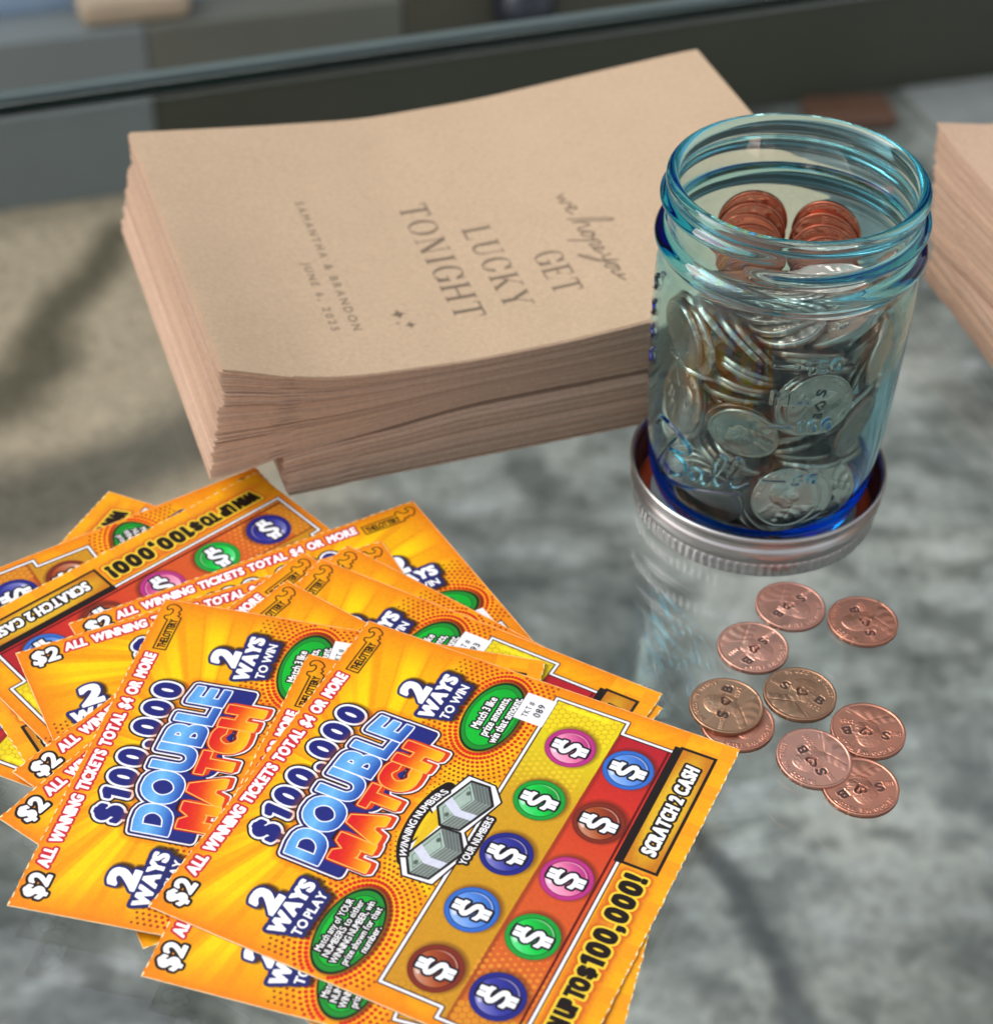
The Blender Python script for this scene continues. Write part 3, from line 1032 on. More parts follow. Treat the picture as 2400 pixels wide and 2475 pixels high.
def serif_mask(X, Y):
    """'GET / LUCKY / TONIGHT' in a high-contrast serif; X along the reading direction, Y up, mm (envelope: X = 133 - t, Y = s)"""
    M = np.zeros(X.shape, bool)

    def place(word, x0, x1, y0, y1):
        n = len(word)
        wd = {'I': .55, 'T': 1.0, 'N': 1.15, 'O': 1.1, 'G': 1.05, 'H': 1.15, 'L': .95, 'U': 1.1, 'C': 1.0, 'K': 1.1, 'Y': 1.1, 'E': .95}
        tot = sum(wd[c] for c in word) + .22 * (n - 1)
        k = (x1 - x0) / tot
        cur = x0
        for ch in word:
            w = wd[ch]
            x, y = (X - cur) / k / w, (Y - y0) / (y1 - y0)      # unit box
            sx = .20 / w
            R = lambda a, b, c_, d: (x > a) & (x < b) & (y > c_) & (y < d)
            def stem(cx, full=True):
                m = R(cx - sx / 2, cx + sx / 2, 0, 1)
                if full:
                    m |= R(cx - sx, cx + sx, 0, .05) | R(cx - sx, cx + sx, .95, 1)
                return m
            ell = np.hypot((x - .5) / .5, (y - .5) / .52)
            elli = np.hypot((x - .5) / (.5 - sx * .95), (y - .5) / .47)
            if ch == 'I':
                m = stem(.5)
            elif ch == 'T':
                m = stem(.5) & (y < .99) | R(.02, .98, .93, 1) | R(.02, .08, .78, 1) | R(.92, .98, .78, 1)
            elif ch == 'H':
                m = stem(.17) | stem(.83) | R(.17, .83, .46, .53)
            elif ch == 'N':
                dg = np.abs((x - .2) - (1 - y) * .62) < sx * .62
                m = R(.15, .21, 0, 1) | R(.80, .86, 0, 1) | dg & (y > 0) & (y < 1) | R(.04, .32, 0, .05) | R(.68, .97, .95, 1) | R(.02, .25, .95, 1)
            elif ch == 'O':
                m = (ell < 1) & (elli > 1)
            elif ch in 'CG':
                m = (ell < 1) & (elli > 1) & ~((x > .62) & (y > .36) & (y < .70)) | R(.86, .93, .66, .98)
                if ch == 'G':
                    m |= R(.78, .78 + sx, .04, .42) | R(.62, 1.04, .40, .45)
                else:
                    m |= R(.86, .92, .03, .2) & False
            elif ch == 'U':
                m = R(.12, .12 + sx, .3, 1) | R(.80, .86, .3, 1) | ((np.hypot((x - .49) / .37, (y - .3) / .31) < 1) & (np.hypot((x - .52) / (.34 - sx * .5), (y - .31) / .25) > 1) & (y < .31)) | R(0, .42, .95, 1) | R(.68, .98, .95, 1)
            elif ch == 'L':
                m = stem(.25) | R(.25, .95, 0, .06) | R(.90, .95, 0, .26)
            elif ch == 'E':
                m = stem(.22) | R(.2, .92, 0, .06) | R(.2, .88, .94, 1) | R(.2, .66, .47, .53) | R(.87, .92, 0, .24) | R(.83, .88, .78, 1) | R(.62, .67, .38, .62)
            elif ch == 'K':
                m = stem(.2) | (np.abs((x - .28) - (y - .38) * .86) < .035) & (y > .38) & (y < 1) | (np.abs((x - .42) - (.58 - y) * .78) < sx * .55) & (y < .58) & (y > 0) | R(.66, 1.02, 0, .05) | R(.62, .95, .95, 1)
            elif ch == 'Y':
                m = R(.5 - sx / 2, .5 + sx / 2, 0, .48) | R(.5 - sx, .5 + sx, 0, .05) | (np.abs((x - .46) + (y - .44) * .62) < sx * .58) & (y > .42) & (y < 1) & (x < .56) | (np.abs((x - .5) - (y - .42) * .58) < .035) & (y > .42) & (y < 1) | R(-.02, .3, .95, 1) | R(.66, 1.0, .95, 1)
            M[:] |= m & (x > -.05) & (x < 1.06) & (y >= 0) & (y <= 1)
            cur += (w + .22) * k
    place('TONIGHT', 133 - 79.5, 133 - 18.6, 73.6, 82.9)
    place('LUCKY', 133 - 62.3, 133 - 19.4, 89.3, 98.3)
    place('GET', 133 - 42.6, 133 - 21.2, 105.6, 114.6)
    return M


def envelope_print(n, m):
    s = np.linspace(0, EW, n)
    t = np.linspace(0, EH, m)
    S, T = np.meshgrid(s, t)
    X, Y = EH - T, S
    d = .4 * np.ones(S.shape)
    acc = np.zeros(S.shape)
    for dx, dy in ((-.07, -.07), (.07, -.07), (-.07, .07), (.07, .07)):
        acc += serif_mask(X + dx, Y + dy) / 4.0
    # handwriting: "we hope you"
    L = []
    L.append(spline([(63.6, 126.0), (64.4, 124.6), (65.0, 123.6), (66.2, 125.6), (67.0, 124.0), (67.8, 123.6), (69.0, 126.2), (69.8, 126.0), (71.4, 125.2), (72.8, 126.6), (71.6, 127.2), (71.0, 125.2), (72.2, 123.8), (75.0, 125.0)], 6))
    L.append(spline([(77.0, 122.5), (79.6, 130.0), (82.0, 135.4), (82.6, 134.4), (80.2, 128.0), (79.0, 123.4), (80.4, 126.4), (82.4, 127.6), (82.6, 124.4), (83.8, 123.8), (86.2, 127.2), (85.2, 124.2), (87.0, 124.0), (88.2, 126.8), (86.6, 127.4), (89.2, 126.0), (90.6, 126.8), (87.4, 118.8), (88.6, 121.8), (90.6, 126.8), (92.6, 127.2), (91.8, 124.2), (93.8, 124.8), (95.6, 126.6), (94.4, 127.4), (94.2, 124.4), (98.0, 126.0)], 6))
    L.append(spline([(98.8, 128.0), (99.4, 125.4), (101.0, 126.0), (102.4, 129.0), (100.2, 123.0), (95.6, 118.8), (97.4, 121.4), (102.2, 125.6), (104.0, 127.8), (103.2, 125.0), (104.6, 124.8), (105.8, 128.0), (104.4, 127.8), (107.2, 127.8), (106.8, 125.4), (108.8, 126.0), (110.0, 128.4), (109.8, 126.4), (112.4, 127.6)], 6))
    def win(c):
        c = np.asarray(c)
        i0, i1 = np.searchsorted(s, [c[:, 1].min() - 2, c[:, 1].max() + 2])
        j0, j1 = np.searchsorted(t, [EH - c[:, 0].max() - 2, EH - c[:, 0].min() + 2])
        return slice(max(j0, 0), j1), slice(max(i0, 0), i1)
    for c in L:
        w = win(c)
        dd = ldist([c], X[w], Y[w])
        acc[w] = np.maximum(acc[w], np.clip(.5 - (dd - .33) / .25, 0, 1))
    for st, x0, y0, h, wd in (('SAMANTHA & BRANDON', EH - 87.2, 42.6, 2.5, 67.0), ('JUNE 6, 2025', EH - 55, 36.4, 2.3, 34.0)):
        for g in layout(st, x0, y0, h, width=wd, gap=.5, space=.8):
            if not g:
                continue
            w = win(np.concatenate(g))
            dd = sdist(g, X[w], Y[w])
            acc[w] = np.maximum(acc[w], np.clip(.5 - (dd - .08) / .25, 0, 1) * .9)
    for cx, cyy, r in ((EH - 25.2, 57.6, 3.0), (EH - 19.6, 59.6, 2.3), (EH - 21.0, 56.2, .9)):
        dd = (np.abs(X - cx) / r) ** .55 + (np.abs(Y - cyy) / r) ** .55
        acc = np.maximum(acc, np.clip((1.05 - dd) * 6, 0, 1))
    ink = np.array(lin((.42, .40, .40)))
    a = np.clip(acc, 0, 1)[..., None] * .74
    return (1 - a) + ink * .45 * a


def smooth_interp(x, xs, ys):
    """piecewise curve through points, softened"""
    acc = 0
    for d in (-9, -6, -3, 0, 3, 6, 9):
        acc = acc + np.interp(x + d, xs, ys)
    return acc / 7


def envelope_mesh(name, zfun, thick, ns, nt, ds, dt, rot, flap=0.5, seed=0):
    s = np.linspace(0, EW, ns)
    t = np.linspace(0, EH, nt)
    S, T = np.meshgrid(s, t)
    ca, sa = math.cos(rot), math.sin(rot)
    Xs = S * ca - T * sa + ds
    Yt = S * sa + T * ca + dt
    # side seam: the first part of the near edge is a folded flap standing slightly proud
    Yt = Yt - flap * np.clip(1 - T / 3, 0, 1) * (S < 19 + 1.2 * math.sin(seed * 2.3))
    Z = zfun(Xs, Yt)
    th = thick(Xs)
    V = np.stack([Xs, Yt, Z], -1).reshape(-1, 3)
    Vb = V.copy()
    Vb[:, 2] -= th.reshape(-1)
    n = ns * nt
    idx = np.arange(n).reshape(nt, ns)
    ring = np.concatenate([idx[0, :-1], idx[:-1, -1], idx[-1, :0:-1], idx[:0:-1, 0]])
    m = len(ring)
    a, b = ring, np.roll(ring, -1)
    top = grid_quads(ns, nt)
    q = np.concatenate([top, top[:, ::-1] + n])
    # separate side vertices keep the edges crisp
    side = np.concatenate([V[ring], Vb[ring]])
    i = np.arange(m)
    j = (i + 1) % m
    off = 2 * n
    q2 = np.stack([off + m + i, off + m + j, off + j, off + i], 1)
    return fast_mesh(name, np.concatenate([V, Vb, side]) * MM, np.concatenate([q, q2]), True), n


def stack(loc, rz, n, zb, zt, shift, labels, group, fill=.80, top_print=False, jit=.35, seed=1, shift_t=lambda q: 0.0):
    """n envelopes between the surfaces zb and zt; shift(q) moves level q along s"""
    rg = np.random.default_rng(seed)
    lv = (np.arange(n) + 1) / n
    for k in range(n):
        q1, q0 = lv[k], lv[k] - 1 / n
        w = rg.uniform(-.03, .03) / n if k < n - 1 else 0
        zf = lambda s, t, q=q1 + w: zb(s, t) + (zt(s, t) - zb(s, t)) * q
        f = fill * rg.uniform(.9, 1.06) * (.62 if k in (int(n * .66), int(n * .33)) else 1)
        tf = lambda s, f=f: np.clip((zt(s, 0 * s) - zb(s, 0 * s)) / n * f, .12, .9)
        last = k == n - 1
        ns, nt = (801, 533) if (last and top_print) else (42, 8)
        me, nv = envelope_mesh('kraft_envelope', zf, tf, ns, nt, shift(q1) + rg.normal(0, jit), shift_t(q1) + rg.normal(0, jit * .8), rg.normal(0, .0018), .55, k)
        if last and top_print:
            pr = envelope_print(ns, nt)
            rgb = np.ones((len(me.vertices), 3))
            rgb[:ns * nt] = pr.reshape(-1, 3)
            color_attr(me, rgb)
            mat = m_kraft_top
        else:
            mat = m_kraft[int(rg.integers(5))]
        o = link('kraft_envelope', me, mat)
        o.location = loc
        o.rotation_euler = (0, 0, rz)
        tag(o, labels[1] if last else labels[0], 'envelope', group)


LOC_A, ROT_A = (-77.31 * MM, 408.91 * MM, 0.0), math.radians(20.1)
zt_near = lambda s: smooth_interp(s, [-5, 2, 24, 39, 73, 105, 130, 200], [51.5, 49.5, 41.0, 38.4, 36.5, 37.2, 39.1, 47])
zt_far = lambda s: smooth_interp(s, [-5, 0, 40, 78, 119, 155, 200], [52, 51.5, 47.3, 43.9, 44.9, 48.1, 52])
zb_near = lambda s: smooth_interp(s, [-6, 20, 41, 73, 131, 200], [11.5, 15.6, 17.6, 21.3, 21.3, 22])
ZT = lambda s, t: zt_near(s) + (zt_far(s) - zt_near(s)) * np.clip(t / EH, 0, 1)
ZB = lambda s, t: zb_near(s) + (19 - zb_near(s)) * .6 * np.clip(t / EH, 0, 1)
stack(LOC_A, ROT_A, 54, ZB, ZT, lambda q: (1.0 if q > .66 else -.2 - 4.6 * (.66 - q) / .66), ('plain brown kraft envelope inside the tall stack left of the jar', 'top kraft envelope printed GET LUCKY TONIGHT'),
      'kraft envelopes in the tall stack', .88, True, .26, 2)
ZB2 = lambda s, t: .4 + 0 * s
ZT2 = lambda s, t: np.minimum(ZB(s, t) - .4 - 1.6 * np.clip((s - 30) / 20, 0, 1), 19)
stack(LOC_A, ROT_A, 24, ZB2, ZT2, lambda q: 17.5 - 1.0 * q, ('kraft envelope in the bottom bundle, set back from the tall stack\'s left corner', 'topmost kraft envelope of the set back bottom bundle'),
      'kraft envelopes in the bottom bundle', .88, False, .3, 3)
# second stack at the right edge of the picture
zt_r = lambda s, t: smooth_interp(s, [-3, 5, 30, 80, 200], [44.5, 43.5, 41.5, 41, 42]) + 4.5 * np.exp(-np.clip(t, 0, 200) / 11) * np.exp(-np.clip(s, 0, 200) / 40)
zb_r = lambda s, t: smooth_interp(s, [-3, 30, 200], [15.5, 15, 17]) + 0 * t
stack((144.3 * MM, 560.4 * MM, 0), math.radians(-70), 34, zb_r, zt_r, lambda q: 21 * (1 - q), ('plain kraft envelope in the stack at the right edge', 'top kraft envelope of the stack at the right edge'),
      'kraft envelopes in the right stack', .90, False, .4, 4, lambda q: -8 * (1 - q))
stack((144.6 * MM, 541.0 * MM, 0), math.radians(-76), 18, lambda s, t: .4 + 0 * s, lambda s, t: 14.4 + 0 * s, lambda q: 3 * q, ('kraft envelope in the lower, turned bundle of the right stack', 'topmost kraft envelope of the lower bundle at the right edge'),
      'kraft envelopes in the lower right bundle', .93, False, .4, 5)

# ---------------------------------------------------------------- pennies
CR, CT = 9.525, 1.52


def penny_relief():
    """height map (mm above the field) of the struck design, bust facing right, 20 x 20 mm raster"""
    n = 300
    g = np.linspace(-10, 10, n)
    X, Y = np.meshgrid(g, g)
    x, y = X / CR, Y / CR
    prof = spline([(.27, .42), (.29, .33), (.33, .29), (.36, .22), (.425, .13), (.36, .095), (.365, .05), (.345, .02), (.36, -.02), (.34, -.06), (.35, -.14), (.27, -.235), (.16, -.23),
                   (.10, -.30), (.16, -.40), (.36, -.47), (.60, -.56), (.68, -.66), (.45, -.80), (.10, -.88), (-.30, -.84), (-.62, -.66), (-.72, -.52), (-.52, -.40), (-.34, -.31), (-.25, -.22), (-.28, -.08),
                   (-.36, .06), (-.38, .24), (-.33, .42), (-.20, .56), (.0, .63), (.17, .59)], 5, True)
    d = sdist([prof], x, y)
    z = np.sqrt(np.clip(-d / .26, 0, 1)) * .30
    head = np.hypot((x + .02) / .36, (y - .22) / .42)
    z += np.clip(1 - head, 0, 1) * .10 * (d < 0)
    hair = (np.hypot((x + .10) / .36, (y - .33) / .34) < 1) & (d < 0) & ~((x > .08) & (y < .36))
    z += hair * (.05 + .07 * (vnoise(x * 10, y * 10, .55, 31) - .5))
    beard = (np.hypot((x - .20) / .22, (y + .10) / .15) < 1) & (d < 0) & (x < .30)
    z += beard * (.03 + .07 * (vnoise(x * 10, y * 10, .42, 32) - .5))
    z -= .09 * np.exp(-(np.hypot((x - .235) / .07, (y - .235) / .035)) ** 2)
    z += .07 * np.exp(-(np.hypot((x + .06) / .045, (y - .13) / .075)) ** 2)
    z -= .06 * np.exp(-(np.hypot((x - .30) / .06, (y - .025) / .012)) ** 2)
    coat = np.clip((-.24 - y) / .06, 0, 1) * (d < 0)
    z = z * (1 - .35 * coat) + coat * .05 * np.sin(26 * (x * .8 + .5 * y + .35 * np.sin(3 * y))) 
    z -= coat * .10 * np.exp(-((y + .34 + .55 * np.abs(x - .05)) / .035) ** 2)
    # legend
    ang = np.arctan2(y, x)
    T = []
    word, a0, a1 = 'IN GOD WE TRUST', math.radians(146), math.radians(34)
    cs = layout(word, 0, 0, 1.15, width=8.45 * (a0 - a1), gap=.32, space=.7)
    for gph in cs:
        T.append([np.stack([(7.45 + q[:, 1]) * np.cos(a0 - q[:, 0] / 8.05), (7.45 + q[:, 1]) * np.sin(a0 - q[:, 0] / 8.05)], 1) for q in gph])
    T += layout('LIBERTY', -8.3, -.7, 1.0, width=4.4, gap=.25)
    L = np.full(X.shape, 9.0)
    for gph in T:
        q = np.concatenate(gph)
        w = (slice(*np.searchsorted(g, [q[:, 1].min() - .5, q[:, 1].max() + .5])), slice(*np.searchsorted(g, [q[:, 0].min() - .5, q[:, 0].max() + .5])))
        L[w] = np.minimum(L[w], sdist(gph, X[w], Y[w]))
    z = np.maximum(z, .13 * np.clip(.5 - (L - .06) / .14, 0, 1))
    return g, z


PG, PZ = penny_relief()


def sample(G, Z, x, y):
    u = np.clip((x - G[0]) / (G[1] - G[0]), 0, len(G) - 1.001)
    v = np.clip((y - G[0]) / (G[1] - G[0]), 0, len(G) - 1.001)
    i, j = u.astype(int), v.astype(int)
    fu, fv = u - i, v - j
    return (Z[j, i] * (1 - fu) + Z[j, i + 1] * fu) * (1 - fv) + (Z[j + 1, i] * (1 - fu) + Z[j + 1, i + 1] * fu) * fv


HEART = np.array([(1.05 * math.sin(a) ** 3 * 1.0, (13 * math.cos(a) - 5 * math.cos(2 * a) - 2 * math.cos(3 * a) - math.cos(4 * a)) / 16.0) for a in np.linspace(0, 2 * math.pi, 40, endpoint=False)])


def penny_mesh(name, nr, na, bust=90.0, stamps=None, year=None, relief=1.0, two_sided=False):
    """struck penny lying on z = 0; stamps = three (x, y) spots for S, a heart and B"""
    r = np.concatenate([np.linspace(.03, 8.75, nr), [8.85, 8.95, 9.05, 9.2, 9.35, 9.45]])
    th = np.linspace(0, 2 * math.pi, na, endpoint=False)
    R, A = np.meshgrid(r, th, indexing='ij')
    x, y = R * np.cos(A), R * np.sin(A)
    b = math.radians(bust - 90)
    xb, yb = x * math.cos(b) + y * math.sin(b), -x * math.sin(b) + y * math.cos(b)
    z = sample(PG, PZ, xb, yb) * relief
    if year:
        gl = layout(year, 3.6, -2.6, 1.2, width=3.4, gap=.3)
        for g in gl:
            if g:
                z = np.maximum(z, .13 * np.clip(.5 - (sdist(g, xb, yb) - .06) / .14, 0, 1) * (np.hypot(xb - 5.3, yb + 2) < 3))
    ink = np.zeros(x.shape)
    if stamps:
        S, H, B = [np.array(q) for q in stamps]
        dirv = B - S
        ta = math.atan2(dirv[1], dirv[0])
        for (ch, c, ha) in (('S', S, 2.5), ('H', H, 1.3), ('B', B, 2.4)):
            tl = ta + random.uniform(-.25, .25)
            lx, ly = (x - c[0]) * math.cos(tl) + (y - c[1]) * math.sin(tl), -(x - c[0]) * math.sin(tl) + (y - c[1]) * math.cos(tl)
            near = np.hypot(lx, ly) < 3
            d = np.full(x.shape, 9.0)
            if ch == 'H':
                d[near] = np.abs(sdist([HEART * ha], lx[near], ly[near])) - .28
            else:
                cs, w_, _ = glyph(ch)
                cs = [(q - [w_ / 2, .5]) * [ha * 1.25, ha] for q in cs]
                d[near] = sdist(cs, lx[near], ly[near]) - .20
            cut = np.clip(.5 - (d - .02) / .16, 0, 1)
            z = z * (1 - cut) - .16 * cut
            z += .07 * np.exp(-((d - .26) / .12) ** 2)            # metal pushed up beside the cut
            ink = np.maximum(ink, np.clip(.5 - (d + .02) / .12, 0, 1))
    rim = np.interp(r, [0, 8.75, 8.85, 8.95, 9.05, 9.2, 9.35, 9.45], [0, 0, .05, .13, .17, .18, .16, .09])
    z = 1.30 + z + rim[:, None]
    if two_sided:
        # pennies seen from both faces: mirrored field below
        pass
    V = [np.stack([x, y, z], -1)]
    prof = [(9.525, 1.36), (9.525, .16), (9.45, .06), (9.3, .0), (8.9, .02), (8.7, .14), (4, .14), (.03, .14)]
    for rr, zz in prof:
        V.append(np.stack([rr * np.cos(th), rr * np.sin(th), np.full(na, zz)], -1)[None])
    V = np.concatenate(V, 0)
    nring = V.shape[0]
    q = grid_quads(na, nring, 0, True)
    me = fast_mesh(name, V.reshape(-1, 3) * MM, q, True)
    c = np.zeros((na * nring, 3))
    c[:x.size] = ink.reshape(-1, 1)
    color_attr(me, c, 'patina')
    return me


def coin_material(name, base, tone, rough=.34):
    t = NT(name)
    co = t.obj()
    a = t.noise(co, 260, 4)
    b = t.noise(co, 1500, 3)
    g = t.n('NewGeometry')
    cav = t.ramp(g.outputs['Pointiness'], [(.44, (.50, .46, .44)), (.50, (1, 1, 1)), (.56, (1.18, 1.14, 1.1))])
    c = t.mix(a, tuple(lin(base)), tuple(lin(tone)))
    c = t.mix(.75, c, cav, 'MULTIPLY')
    at = t.n('VertexColor', layer_name='patina')
    c = t.mix(t.math('MULTIPLY', at.outputs['Color'], .93), c, (.012, .010, .012))
    t.l(c, t.b.inputs['Base Color'])
    t.l(t.ramp(a, [(.3, (rough - .07,) * 3), (.7, (rough + .12,) * 3)]), t.b.inputs['Roughness'])
    ink = t.math('SUBTRACT', 1.0, at.outputs['Color'])
    t.l(ink, t.b.inputs['Metallic'])
    t.bump(b, .10, .0001)
    return t.m


m_cu = {'pink': coin_material('copper_pink', (.92, .72, .65), (.84, .62, .55), .45),
        'red': coin_material('copper_red', (.90, .66, .57), (.82, .56, .47), .42),
        'brown': coin_material('copper_brown', (.79, .62, .51), (.68, .53, .43), .44),
        'bright': coin_material('copper_bright', (.86, .53, .42), (.76, .44, .34), .30)}

COINS = [  # centre, stamps S heart B, direction of the bust's head, tone, year, base height, tilt (deg, axis deg), label
    ((81.05, 372.24), [[3.3, 3.1], [-0.7, -0.3], [-3.7, -3.3]], -46, 'pink', '', 0, None, 'pinkish penny nearest the jar lid, stamped S heart B'),
    ((100.21, 367.02), [[1.4, -4.7], [0.5, -0.6], [-1.7, 4.4]], -165, 'red', '1990', 0, None, 'copper penny farthest right below the jar lid, its edge touching the pinkish one'),
    ((69.36, 355.67), [[2.9, 2.3], [0.2, -0.9], [-1.9, -5.2]], -47, 'pink', '2019', 0, None, 'pinkish penny with black stamps lying left above the two brown ones'),
    ((80.05, 338.71), [[-3.5, 3.0], [0.5, 0.4], [5.0, -2.2]], 54, 'brown', '1972', 0, None, 'brown penny in the middle with IN GOD WE TRUST easily read along its upper rim'),
    ((62.9, 327.8), None, -60, 'red', '', 0, None, 'reddish penny almost covered by the brown 1971 penny beside the tickets'),
    ((60.3, 332.3), [[-1.1, -3.1], [-0.0, 1.4], [0.8, 5.9]], 164, 'brown', '1971', 1.56, (1.6, -20), 'brown 1971 penny lying on another penny beside the tickets'),
    ((96.12, 326.39), [[4.3, -1.6], [-0.7, -0.7], [-5.5, -0.1]], -101, 'red', '2023', 0, None, 'copper penny dated 2023 at the right, touching the one with the leaf like folds'),
    ((91.68, 307.46), [[4.7, 0.0], [-0.2, -1.3], [-4.7, -2.7]], -83, 'red', '', 0, None, 'lowest copper penny, partly under its neighbour'),
    ((80.9, 315.6), [[1.4, -4.2], [-0.7, -1.4], [-2.6, 2.6]], -151, 'pink', '2001', 1.0, (4.6, 53), 'pinkish penny dated 2001 resting on the edge of the lowest penny'),
]
for (cx, cyy), st, bu, tone, yr, zb_, tilt, lab in COINS:
    me = penny_mesh('penny', 120, 300, bu, st, yr)
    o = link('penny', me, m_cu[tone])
    o.location = (cx * MM, cyy * MM, (zb_ + .15) * MM)
    if tilt:
        ax = math.radians(tilt[1])
        o.rotation_mode = 'QUATERNION'
        o.rotation_quaternion = Quaternion((math.cos(ax), math.sin(ax), 0), math.radians(tilt[0]))
    tag(o, lab, 'penny', 'stamped pennies on the table')

# ---------------------------------------------------------------- jar lid used as a saucer
JX, JY = 75.2, 419.54
LX, LY = 74.97, 419.54


def lathe(name, prof, seg, rfun=None, close=False):
    p = np.asarray(prof, float)
    th = np.linspace(0, 2 * math.pi, seg, endpoint=False)
    R = np.repeat(p[:, :1], seg, 1)
    Z = np.repeat(p[:, 1:2], seg, 1)
    A = np.repeat(th[None], len(p), 0)
    if rfun is not None:
        R = R + rfun(R, Z, A)
    V = np.stack([R * np.cos(A), R * np.sin(A), Z], -1).reshape(-1, 3)
    q = grid_quads(seg, len(p), 0, True)
    if close:
        i = np.arange(seg)
        j = (i + 1) % seg
        b = (len(p) - 1) * seg
        q = np.concatenate([q, np.stack([b + i, b + j, j, i], 1)])
    return fast_mesh(name, V * MM, q, True)


def dens(prof, step):
    """resample a profile polyline evenly"""
    p = spline(prof, 12)
    d = np.concatenate([[0], np.cumsum(np.hypot(*np.diff(p, axis=0).T))])
    k = np.linspace(0, d[-1], max(int(d[-1] / step), 2))
    return np.stack([np.interp(k, d, p[:, 0]), np.interp(k, d, p[:, 1])], 1)


t_ = NT('lid_steel')
co = t_.obj()
sep = t_.n('SeparateXYZ')
t_.l(co, sep.inputs[0])
cmb = t_.n('CombineXYZ')
t_.l(sep.outputs['Z'], cmb.inputs['Z'])
bz = t_.noise(cmb.outputs[0], 9000, 3)
bn = t_.noise(co, 120, 4)
t_.l(t_.mix(bn, tuple(lin((.70, .68, .68))), tuple(lin((.80, .78, .78)))), t_.b.inputs['Base Color'])
t_.l(t_.ramp(bz, [(.3, (.22,) * 3), (.7, (.36,) * 3)]), t_.b.inputs['Roughness'])
t_.set(Metallic=1.0)
t_.bump(bz, .05, .0001)
m_steel = t_.m

lid = empty('screw_band', (LX * MM, LY * MM, .2 * MM))
tag(lid, 'silver screw band and lid lying upside down under the blue jar as a saucer', 'lid')
band_out = [(31.5, .0), (34.0, .05), (35.0, .5), (35.4, 1.2), (35.4, 4.4), (35.1, 5.0), (35.3, 5.6), (36.1, 7.0), (36.4, 8.4), (36.1, 9.8), (35.5, 11.0), (35.6, 12.2), (36.5, 13.3), (36.9, 14.2), (36.7, 14.95), (36.2, 15.2), (35.7, 14.9), (35.4, 14.0), (34.9, 12.0), (34.9, 10), (35.4, 8.4), (34.8, 6.6), (34.5, 4), (34.3, 1.4), (33.5, .9), (31.5, .7)]
knurl = lambda R, Z, A: np.where((Z > .6) & (Z < 4.9) & (R > 34.9), -.24 * (0.5 + .5 * np.sign(np.sin(A * 92)) * np.abs(np.sin(A * 92)) ** .4), 0)
link('band', lathe('band', dens(band_out, .22), 920, knurl, True), m_steel, lid)
m_liner = plain('white_enamel', (.84, .85, .86), .3, 0, .03, 50)
m_seal = plain('orange_sealing_compound', (.88, .32, .13), .45, 0, .12, 200)
link('disc', lathe('disc', [(.02, 1.0), (10, 1.0), (27.5, 1.0), (28.6, 1.5), (31, 1.6), (34.2, 1.5), (34.2, 1.1), (30, .75), (.02, .75)], 160), m_liner, lid)
link('sealing_ring', lathe('sealing_ring', dens([(30.0, 1.55), (30.4, 2.1), (32.0, 2.35), (33.6, 2.1), (34.1, 1.6)], .3), 160), m_seal, lid)
link('band_liner', lathe('band_liner', [(34.25, 2.2), (34.35, 4), (34.6, 6.6), (34.75, 10), (34.8, 13)], 160), plain('dark_blue_lacquer', (.09, .12, .22), .3, .3), lid)

# ---------------------------------------------------------------- the blue jar
t_ = NT('aqua_glass')
t_.set(Base_Color=(1, 1, 1, 1), Roughness=0.015, IOR=1.50, Transmission_Weight=1.0)
co = t_.obj()
wob = t_.noise(co, 55, 2)
t_.bump(wob, .02, .002)
va = t_.n('VolumeAbsorption', Density=165.0)
va.inputs['Color'].default_value = (.0, .835, .965, 1)
t_.l(va.outputs['Volume'], t_.out.inputs['Volume'])
m_glass = t_.m

outer = [(.3, 2.6), (20, 2.5), (21.5, 1.9), (23.6, 1.7), (26.0, 2.6), (28.6, 5.6), (30.6, 10.5), (32.0, 17), (33.6, 35), (34.3, 52), (34.7, 66), (34.7, 77), (34.4, 82), (33.8, 85.2), (33.9, 86.6), (34.9, 87.5), (35.7, 88.8), (35.8, 89.9), (35.0, 91.3), (33.7, 92.4), (33.1, 94), (33.0, 98), (33.05, 102.5), (33.5, 104.2), (34.0, 105.4), (33.9, 106.6), (33.2, 107.5)]
inner = [(32.3, 107.7), (31.4, 107.4), (30.7, 106.4), (30.7, 104.6), (31.2, 102.6), (31.2, 98), (31.1, 90), (31.5, 86), (32.3, 80), (32.7, 66), (32.1, 48), (31.2, 28), (30.2, 17), (28.4, 11.5), (24.5, 8.2), (20, 7.2), (.3, 7.0)]
pr_out = dens(outer, .30)
pr_in = dens(inner, .8)
prof_all = np.concatenate([pr_out, pr_in])
NSEG = 760


